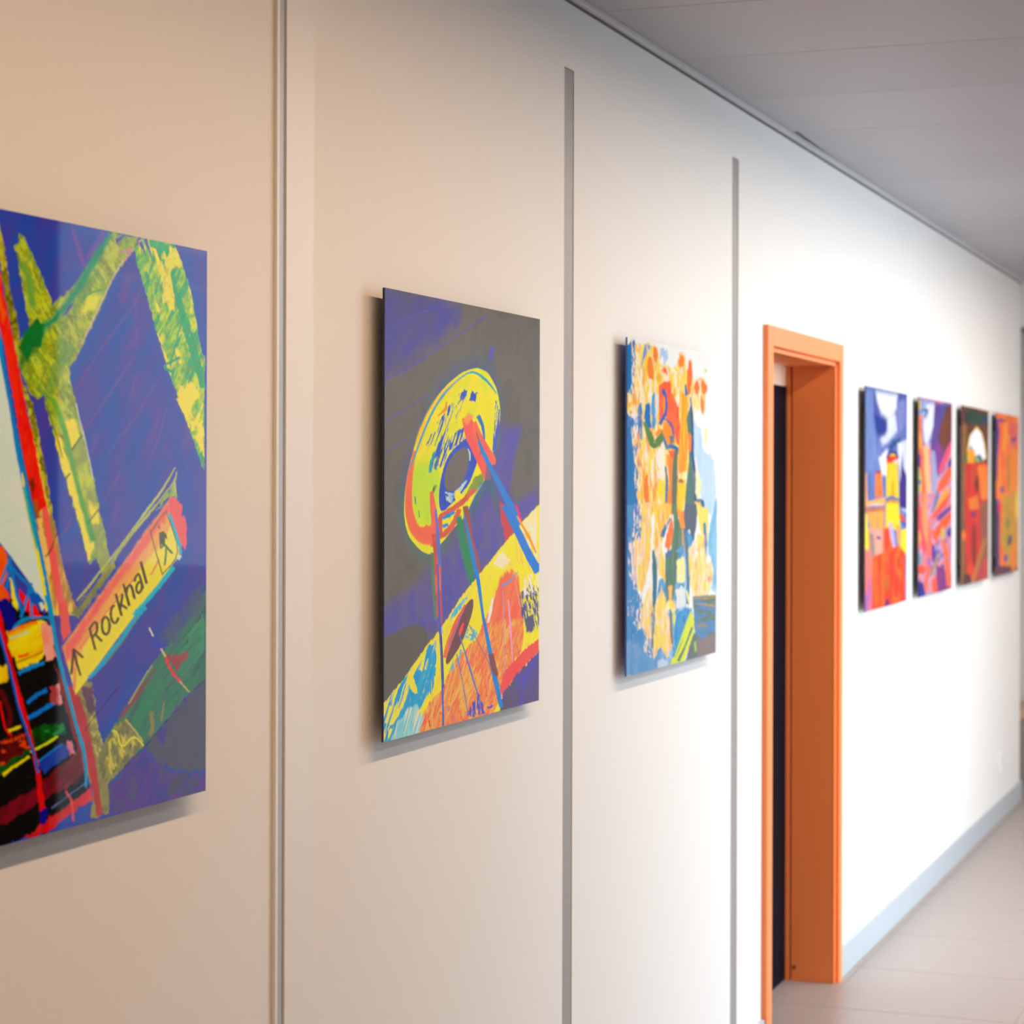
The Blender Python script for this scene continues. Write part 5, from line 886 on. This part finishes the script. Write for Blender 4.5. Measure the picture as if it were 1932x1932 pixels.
([(160,172,91)],[-32,277,-46,297,-55,316,-52,335,-38,354,-18,373,29,373,43,354,51,334,48,315,34,296,14,277],1,2.8,8,40,40,0,None),
([(13,99,147)],[-16,326,-28,329,-35,332,-32,335,-20,338,-2,340,39,339,51,336,59,332,56,329,43,327,25,324],1,2.8,6,40,40,0,None),
([(213,65,96)],[737,162,682,182,627,203,578,222,540,240,507,254,486,267,469,280,452,293,499,296,539,284,578,273,616,261,649,246,688,228,723,207,756,186,788,164],1,7.0,6,40,40,0,None),
([(69,37,129)],[740,230,711,238,687,246,675,254,674,263,679,272,725,273,755,266,779,258,791,249,792,240,787,231],1,7.0,6,40,40,0,None),
([(213,78,40)],[744,269,681,280,618,292,562,304,517,317,475,330,445,343,422,357,398,371,468,378,524,367,581,356,633,345,675,332,720,319,755,305,786,290,817,276],1,7.0,6,40,40,0,None),
([(218,136,31)],[669,352,612,364,558,376,509,387,470,397,427,405,388,414,348,424,308,434,357,444,420,438,485,433,549,425,605,415,654,402,688,388,713,373,738,358],1,7.0,6,40,40,0,None),
([(213,65,50)],[726,378,661,390,598,401,539,412,486,424,430,436,379,449,331,462,283,475,326,482,394,472,463,461,530,450,589,438,645,426,691,412,733,398,775,384],1,7.0,6,40,40,0,None),
([(83,37,129)],[762,430,679,438,595,447,520,455,465,463,429,468,413,473,408,477,399,481,440,489,468,488,492,487,518,485,551,480,606,472,670,462,737,450,803,437],1,7.0,6,40,40,0,None),
([(213,75,40)],[729,459,653,469,579,478,511,489,456,501,403,512,363,526,331,539,298,553,371,564,438,555,506,546,569,536,623,524,678,513,724,499,765,485,806,470],1,7.0,6,40,40,0,None),
([(64,37,129)],[750,519,707,525,672,532,654,540,652,549,658,559,725,564,768,559,804,552,823,544,825,535,818,525],1,7.0,6,40,40,0,None),
([(69,99,147)],[401,364,388,377,377,390,366,402,354,413,333,422,310,432,285,442,261,452,290,455,327,446,366,438,401,428,426,417,440,404,442,391,438,378,435,365],1,5.4,6,40,40,0,None),
([(183,154,71)],[545,517,523,527,506,536,500,546,505,557,516,567,562,569,585,560,603,550,608,540,603,530,592,519],1,7.0,6,40,40,0,None),
([(213,60,71)],[-24,421,-21,446,-18,470,-10,494,6,518,21,543,44,567,71,592,100,616,163,617,164,593,165,568,160,543,145,518,128,494,101,469,69,445,37,421],1,7.0,6,40,40,0,None),
([(218,127,81)],[128,373,108,397,86,421,71,445,70,470,79,495,102,520,131,545,159,569,212,570,208,545,203,520,196,495,188,471,189,448,188,423,185,399,182,374],1,7.0,6,40,40,0,None),
([(213,89,71)],[214,511,203,538,193,564,186,591,182,618,173,646,167,675,164,705,161,734,215,738,242,709,271,680,293,651,303,622,307,594,297,567,282,539,268,512],1,7.0,6,40,40,0,None),
([(218,80,38)],[302,524,302,535,308,546,325,556,354,566,389,576,438,575,438,564,432,553,414,542,385,532,350,523],1,7.0,6,40,40,0,None),
([(218,136,71)],[-26,517,-36,526,-40,536,-35,546,-19,555,1,565,42,566,52,556,57,546,51,536,36,527,15,517],1,7.0,6,40,40,0,None),
([(88,127,152)],[-30,603,-43,612,-50,622,-45,632,-27,641,-3,651,49,652,62,643,70,633,64,623,46,613,21,603],1,7.0,6,40,40,0,None),
([(69,37,138)],[302,583,290,598,284,614,290,630,308,646,332,663,382,664,394,648,401,632,394,616,376,600,352,583],1,7.0,6,40,40,0,None),
([(156,122,61)],[427,620,398,633,369,646,343,659,322,670,301,680,285,690,271,699,257,708,287,712,315,704,344,696,370,687,393,677,414,665,431,651,446,637,460,622],1,5.4,6,40,40,0,None),
([(115,89,166)],[198,629,195,637,196,645,205,653,221,662,241,670,273,670,276,662,276,654,267,645,251,637,230,629],1,5.4,6,40,40,0,None),
([(106,23,120)],[529,668,492,682,456,695,425,708,402,721,377,733,358,745,343,757,328,770,389,777,433,768,478,758,519,748,548,735,573,721,585,705,591,689,597,673],1,7.0,6,40,40,0,None),
([(213,65,40)],[-16,657,-35,665,-43,672,-33,679,-2,686,38,693,118,692,137,684,146,677,135,670,104,663,63,656],1,7.0,6,40,40,0,None),
([(213,89,71)],[164,695,138,708,118,720,110,734,114,747,123,762,171,765,197,753,217,740,225,727,221,713,212,698],1,7.0,6,40,40,0,None),
([(215,75,44)],[382,704,354,717,336,730,333,744,347,758,368,773,436,777,463,764,483,751,486,737,472,722,449,707],1,7.0,6,40,40,0,None),
([(13,20,115)],[-69,706,105,728,161,784,-68,782],1,4,8,40,40,0,None),
([(97,23,120),(125,37,101)],[393,665,787,720,773,803,425,786],1,4,14,40,40,0,None),
([(215,89,55)],[519,569,541,595,564,622,586,648,604,673,620,697,633,721,645,744,657,767,763,770,754,747,745,724,735,700,722,675,699,649,674,622,647,595,621,569],1,2.8,6,40,40,0,None),
([(213,70,50)],[309,722,301,734,299,746,311,759,336,771,368,784,423,785,432,773,433,761,422,748,396,735,364,723],1,2.8,6,40,40,0,None),
],
'P6': [
([(101,47,29),(81,34,19),(117,69,38)],[-20,-20,800,-20,800,800,-20,800],1,0,2,50,160,0,None),
([(13,74,43),(13,40,41)],[104,14,750,14,751,62,139,78],1,4,14,40,40,0,None),
([(39,13,41)],[78,23,63,34,54,45,57,56,73,66,96,76,148,75,164,63,173,52,170,41,153,31,130,21],1,2.8,8,40,40,0,None),
([(13,40,96)],[627,29,610,37,600,44,603,50,621,57,646,62,704,60,721,53,732,45,728,39,710,32,685,27],1,2.8,8,40,40,0,None),
([(112,74,35),(131,84,38),(93,63,26)],[-44,80,139,78,125,237,78,431,50,774,-49,781],1,4,10,40,40,0,None),
([(220,186,41)],[418,80,564,104,658,153,716,220,566,239,210,237,148,194,208,133],1,4,8,40,40,0,None),
([(227,229,235)],[418,89,546,110,639,164,685,221,457,234,210,215,192,171,260,121],1,4,8,40,40,0,None),
([(221,162,26),(224,134,17)],[158,194,261,176,367,191,403,257,159,259],1,8,8,40,40,0,None),
([(62,95,156)],[241,185,263,186,281,187,291,185,294,183,294,179,263,172,242,171,224,171,214,172,211,175,212,179],1,2.8,6,40,40,0,None),
([(39,84,96)],[432,209,435,217,445,224,466,231,501,236,541,241,592,237,588,228,579,221,556,214,522,209,481,204],1,2.8,8,40,40,0,None),
([(93,124,41)],[382,213,364,223,350,233,347,243,354,253,365,263,406,263,425,253,439,243,442,233,435,222,423,212],1,2.8,6,40,40,0,None),
([(13,95,41)],[88,205,74,214,64,223,64,231,74,240,89,248,128,248,142,239,151,231,151,222,142,213,127,205],1,2.8,6,40,40,0,None),
([(212,13,13),(178,13,13),(215,52,13)],[108,248,716,243,738,415,571,492,613,765,134,756,94,432],1,4,8,40,120,0,None),
([(220,63,17),(122,40,13)],[262,258,457,262,496,391,388,379,281,335],1,4,10,40,40,0,None),
([(224,97,26),(229,134,34)],[457,256,746,249,749,409,551,413],1,4,8,40,40,0,None),
([(211,105,17)],[196,405,460,390,497,452,214,454],1,4,10,40,40,0,None),
([(112,25,96)],[287,487,330,487,368,487,396,484,415,479,428,472,386,463,343,463,305,464,277,467,259,472,246,478],1,2.8,8,40,40,0,None),
([(103,13,13)],[416,301,395,317,380,332,376,348,385,363,399,379,448,379,469,364,484,348,488,333,479,317,464,301],1,2.8,6,40,40,0,None),
([(122,13,17)],[324,516,302,554,288,592,289,631,304,670,327,709,389,711,411,673,426,635,425,596,409,557,386,517],1,2.8,8,40,40,0,None),
([(148,82,56),(122,63,53)],[526,436,757,409,764,799,466,770,536,604],1,4,10,40,40,0,None),
([(174,100,43)],[612,593,558,620,505,647,454,674,406,698,365,721,328,741,292,761,256,781,357,790,398,770,439,750,480,730,525,708,571,682,620,655,670,627,720,600],1,2.8,5,40,40,0,None),
([(201,58,26),(131,40,76)],[574,690,754,684,756,782,430,780],1,4,12,40,40,0,None),
([(215,109,26)],[40,541,22,549,9,558,7,567,16,576,31,586,76,587,94,579,108,570,109,561,100,551,85,542],1,2.8,6,40,40,0,None),
([(150,95,26)],[14,591,0,627,-11,663,-14,699,-8,735,1,772,33,774,47,738,58,702,60,665,55,629,46,592],1,2.8,5,40,40,0,None),
([(62,25,41)],[49,731,253,739,254,789,50,785],1,4,14,40,40,0,None),
],
'P7': [
([(237,113,13),(230,79,32),(242,142,47),(236,101,28)],[-20,-20,800,-20,800,800,-20,800],1,0,2,40,160,0,None),
([(68,28,127)],[-73,25,47,28,109,86,51,228,32,323,-67,323],1,4,10,40,40,0,None),
([(77,43,135)],[43,37,89,40,136,41,186,41,237,40,291,37,299,30,251,27,203,26,153,26,102,28,51,30],1,2.8,6,40,40,0,None),
([(242,152,28)],[295,39,380,43,297,178,214,179],1,4,10,40,40,0,None),
([(228,111,103),(218,79,69)],[423,36,824,32,826,120,468,175],1,4,12,40,40,0,None),
([(77,43,114)],[519,118,510,125,510,130,528,132,563,131,607,129,681,118,689,111,689,106,671,104,635,105,591,107],1,2.8,8,40,40,0,None),
([(139,90,57),(203,132,44)],[383,201,491,200,472,383,386,383],1,4,10,40,40,0,None),
([(242,157,28),(237,101,18)],[469,212,827,171,831,372,472,383],1,4,10,30,120,0,None),
([(210,165,13),(149,127,37),(237,152,32),(179,132,44)],[217,382,387,401,830,366,815,750,436,755,180,621],1,4,8,30,90,0,None),
([(50,20,83),(72,28,103)],[-66,405,54,417,116,489,121,726,267,779,-59,790],1,4,10,40,40,0,None),
([(223,13,69)],[92,429,75,439,63,448,63,457,75,467,93,477,140,477,157,468,169,458,169,449,157,439,139,430],1,2.8,6,40,40,0,None),
([(27,43,145)],[-35,412,-44,418,-46,423,-34,428,-8,432,25,436,84,433,93,428,95,422,83,417,56,413,23,409],1,2.8,6,40,40,0,None),
([(129,79,124)],[164,353,145,359,134,365,138,371,158,377,186,383,249,382,269,376,280,370,276,364,256,358,228,352],1,2.8,8,40,40,0,None),
([(66,68,81)],[465,591,428,600,399,610,387,621,390,632,401,644,467,647,504,638,534,628,547,617,543,605,532,594],1,2.8,6,40,40,0,None),
([(77,68,145)],[321,684,296,691,278,697,274,704,283,712,300,720,357,723,383,716,401,710,405,703,395,695,378,687],1,2.8,6,40,40,0,None),
([(129,122,44)],[355,504,332,516,316,528,316,540,332,552,357,565,423,566,447,554,463,542,463,530,446,518,422,505],1,2.8,8,40,40,0,None),
([(83,31,60),(99,43,57)],[0,734,308,739,747,760,748,810,-59,796],1,4,12,40,40,0,None),
([(237,198,57)],[690,372,669,402,654,431,652,461,662,491,679,521,732,522,753,492,768,463,771,432,760,402,743,372],1,2.8,6,40,40,0,None),
([(239,122,18)],[571,631,539,659,516,688,512,717,527,747,551,778,628,781,661,752,684,723,688,694,673,663,648,633],1,2.8,8,40,40,0,None),
],
}


class Field:
    """small value-noise field"""
    def __init__(self, seed):
        self.t = np.random.default_rng(seed).random((64, 64))

    def one(self, x, y):
        xi = np.floor(x).astype(int); yi = np.floor(y).astype(int)
        fx = x - xi; fy = y - yi
        fx = fx * fx * (3 - 2 * fx); fy = fy * fy * (3 - 2 * fy)
        t = self.t
        a = t[xi % 64, yi % 64]; b = t[(xi + 1) % 64, yi % 64]
        c = t[xi % 64, (yi + 1) % 64]; d = t[(xi + 1) % 64, (yi + 1) % 64]
        return (a * (1 - fx) + b * fx) * (1 - fy) + (c * (1 - fx) + d * fx) * fy

    def fbm(self, x, y):
        return (self.one(x, y) + .5 * self.one(x * 2.1 + 7, y * 2.1 + 3) + .3 * self.one(x * 4.3 + 1, y * 4.3 + 9)) / 1.8


def to_lin(c):
    c = np.asarray(c, float) / 255
    return np.where(c <= .04045, c / 12.92, ((c + .055) / 1.055) ** 2.4)


def signed_dist(U, V, P):
    d2 = np.full(U.shape, 1e9)
    wn = np.zeros(U.shape, int)
    n = len(P)
    for i in range(n):
        ax, ay = P[i]; bx, by = P[(i + 1) % n]
        ex, ey = bx - ax, by - ay
        l2 = ex * ex + ey * ey
        if l2 == 0: continue
        px, py = U - ax, V - ay
        t = np.clip((px * ex + py * ey) / l2, 0, 1)
        d2 = np.minimum(d2, (px - t * ex) ** 2 + (py - t * ey) ** 2)
        cr = ex * py - ey * px
        wn += ((ay <= V) & (by > V) & (cr > 0)).astype(int)
        wn -= ((ay > V) & (by <= V) & (cr < 0)).astype(int)
    d = np.sqrt(d2)
    return np.where(wn != 0, d, -d)


def sstep(a, b, x):
    t = np.clip((x - a) / (b - a), 0, 1)
    return t * t * (3 - 2 * t)


def paint(items, size, nu, nv, seed):
    us = np.linspace(0, size, nu + 1); vs = np.linspace(0, size, nv + 1)
    img = np.zeros((nv + 1, nu + 1, 3))
    cell = size / nu
    for k, (cols, pts, alpha, jit, soft, sx, sy, ang, thr) in enumerate(items):
        P = np.array(pts, float).reshape(-1, 2)
        pad = jit + soft + 2
        u0, u1 = np.searchsorted(us, [P[:, 0].min() - pad, P[:, 0].max() + pad])
        v0, v1 = np.searchsorted(vs, [P[:, 1].min() - pad, P[:, 1].max() + pad])
        if u1 <= u0 or v1 <= v0: continue
        U, V = np.meshgrid(us[u0:u1], vs[v0:v1])
        f = Field(seed * 1000 + k)
        if jit:
            js = max(6, 1.7 * jit)
            Ud = U + jit * 1.8 * (f.fbm(U / js + 5, V / js + 2) - .5)
            Vd = V + jit * 1.8 * (f.fbm(U / js + 31, V / js + 17) - .5)
        else:
            Ud, Vd = U, V
        a = sstep(-.5, .5, signed_dist(Ud, Vd, P) / max(soft, cell)) * alpha
        ca, sa = math.cos(math.radians(ang)), math.sin(math.radians(ang))
        X = (U * ca + V * sa) / sx; Y = (-U * sa + V * ca) / sy
        if thr is not None:
            tw = .03 if soft < 4 else .075
            a = a * sstep(thr - tw, thr + tw, f.fbm(X + 11, Y + 23))
        C = to_lin(cols)
        if len(C) == 1:
            c = C[0][None, None, :]
        else:
            t = np.clip((f.fbm(X + 3, Y + 41) - .22) / .56, 0, .9999) * (len(C) - 1)
            i0 = t.astype(int); fr = (t - i0)[..., None]
            c = C[i0] * (1 - fr) + C[i0 + 1] * fr
        b = img[v0:v1, u0:u1]
        img[v0:v1, u0:u1] = b * (1 - a[..., None]) + c * a[..., None]
    return img


SIZE = 0.780
ZTOP = 1.984


def art_print(key, x0, label, nu, nv, pm, em):
    root = empty('art_print', (x0 + SIZE / 2, 0, ZTOP - SIZE), label, 'art print', 'square prints hung along the picture wall')
    h = SIZE / 2
    boxes('backing_panel', [(-h, h, -.0258, -.0218, 0, SIZE)], em, root)
    q_ = .09
    boxes('hanging_frame', [(-h + q_, h - q_, -.0218, 0, SIZE - q_ - .02, SIZE - q_), (-h + q_, h - q_, -.0218, 0, q_, q_ + .02),
                            (-h + q_, -h + q_ + .02, -.0218, 0, q_ + .02, SIZE - q_ - .02), (h - q_ - .02, h - q_, -.0218, 0, q_ + .02, SIZE - q_ - .02)], M['frame'], root)
    img = paint(ART[key], 780, nu, nv, int(key[1]))
    uu = np.linspace(-h, h, nu + 1); vv = np.linspace(SIZE, 0, nv + 1)
    U, V = np.meshgrid(uu, vv)
    co = np.stack([U, np.full_like(U, -.0262), V], -1).reshape(-1, 3)
    idx = np.arange((nu + 1) * (nv + 1)).reshape(nv + 1, nu + 1)
    fc = np.stack([idx[:-1, :-1], idx[1:, :-1], idx[1:, 1:], idx[:-1, 1:]], -1).reshape(-1, 4)
    me = bpy.data.meshes.new('print')
    me.vertices.add(len(co)); me.vertices.foreach_set('co', co.ravel())
    me.loops.add(fc.size); me.loops.foreach_set('vertex_index', fc.ravel().astype(np.int32))
    me.polygons.add(len(fc)); me.polygons.foreach_set('loop_start', np.arange(0, fc.size, 4, dtype=np.int32))
    me.update(calc_edges=True)
    at = me.color_attributes.new('print_colour', 'FLOAT_COLOR', 'POINT')
    rgba = np.concatenate([img.reshape(-1, 3), np.ones((len(co), 1))], 1).astype(np.float32)
    at.data.foreach_set('color', rgba.ravel())
    me.materials.append(pm)
    o = bpy.data.objects.new('print', me)
    COL.objects.link(o); o.parent = root
    return root


gloss = print_mat('glossy_print', 1.11, .03)
gloss2 = print_mat('glossy_dark_print', 1.14, .04)
satin = print_mat('satin_print', 1.12, .08)
matte = print_mat('semi_matte_print', 1.07, .25)
art_print('P1', 2.040, 'glossy print of yellow-green girders on blue-violet with a slanted yellow direction sign', 480, 680, gloss, M['edge'])
art_print('P2', 3.452, 'dark print of a tilted yellow ring on blue stilts above an orange ground', 400, 640, gloss2, M['edge'])
art_print('P3', 4.822, 'white and blue print of striding figures in yellow and orange flames', 260, 420, satin, M['blue_edge'])
art_print('P4', 7.528, 'print of yellow and red chimneys under a blue cloudy sky, beside the orange door', 110, 220, matte, M['edge'])
art_print('P5', 8.553, 'print of tangled red, orange and violet beams between the chimney and dome prints', 110, 220, matte, M['edge'])
art_print('P6', 9.583, 'brown and red print with a white glowing dome near its top', 100, 200, matte, M['edge'])
art_print('P7', 10.600, 'orange and olive streaked print at the far end of the wall', 100, 200, matte, M['edge'])

# ------------------------------------------------------------------ small things
s = empty('wall_socket', (10.94, 0, .287), 'small white wall socket low on the wall under the orange and olive print', 'wall socket')
boxes('cover_plate', [(-.042, .042, -.010, 0, -.045, .045)], M['white'], s, .003)
for z in (-.012, .012):
    boxes('socket_hole', [(-.006, .006, -.0108, -.0098, z - .004, z + .004)], M['slot'], s)

# seat, and a blind added in place of the window, behind the corner at the corridor end
bn = empty('bench', (12.10, .35, 0), 'low bench with an oak top and grey-brown front behind the wall corner', 'bench')
boxes('front_panel', [(-.33, -.30, -.30, 1.5, 0, .385)], M['greybrown'], bn, .002)
boxes('side_panel', [(-.30, .40, -.30, -.27, 0, .385)], M['greybrown'], bn, .002)
boxes('side_panel', [(-.30, .40, 1.47, 1.5, 0, .385)], M['greybrown'], bn, .002)
boxes('seat_board', [(-.35, .40, -.32, 1.52, .385, .435)], M['wood'], bn, .004)
bl = empty('window_stand_in', (FAR_X, .9, 2.40), 'pale blue-grey blind standing in for the pale window on the end wall behind the bench', 'blind')
boxes('cassette', [(-.08, 0, -.75, .75, -.02, .06)], M['white'], bl, .006)
boxes('fabric', [(-.045, -.040, -.73, .73, -1.83, -.02)], M['blind'], bl)
boxes('bottom_bar', [(-.055, -.030, -.74, .74, -1.88, -1.83)], M['alu'], bl, .004)
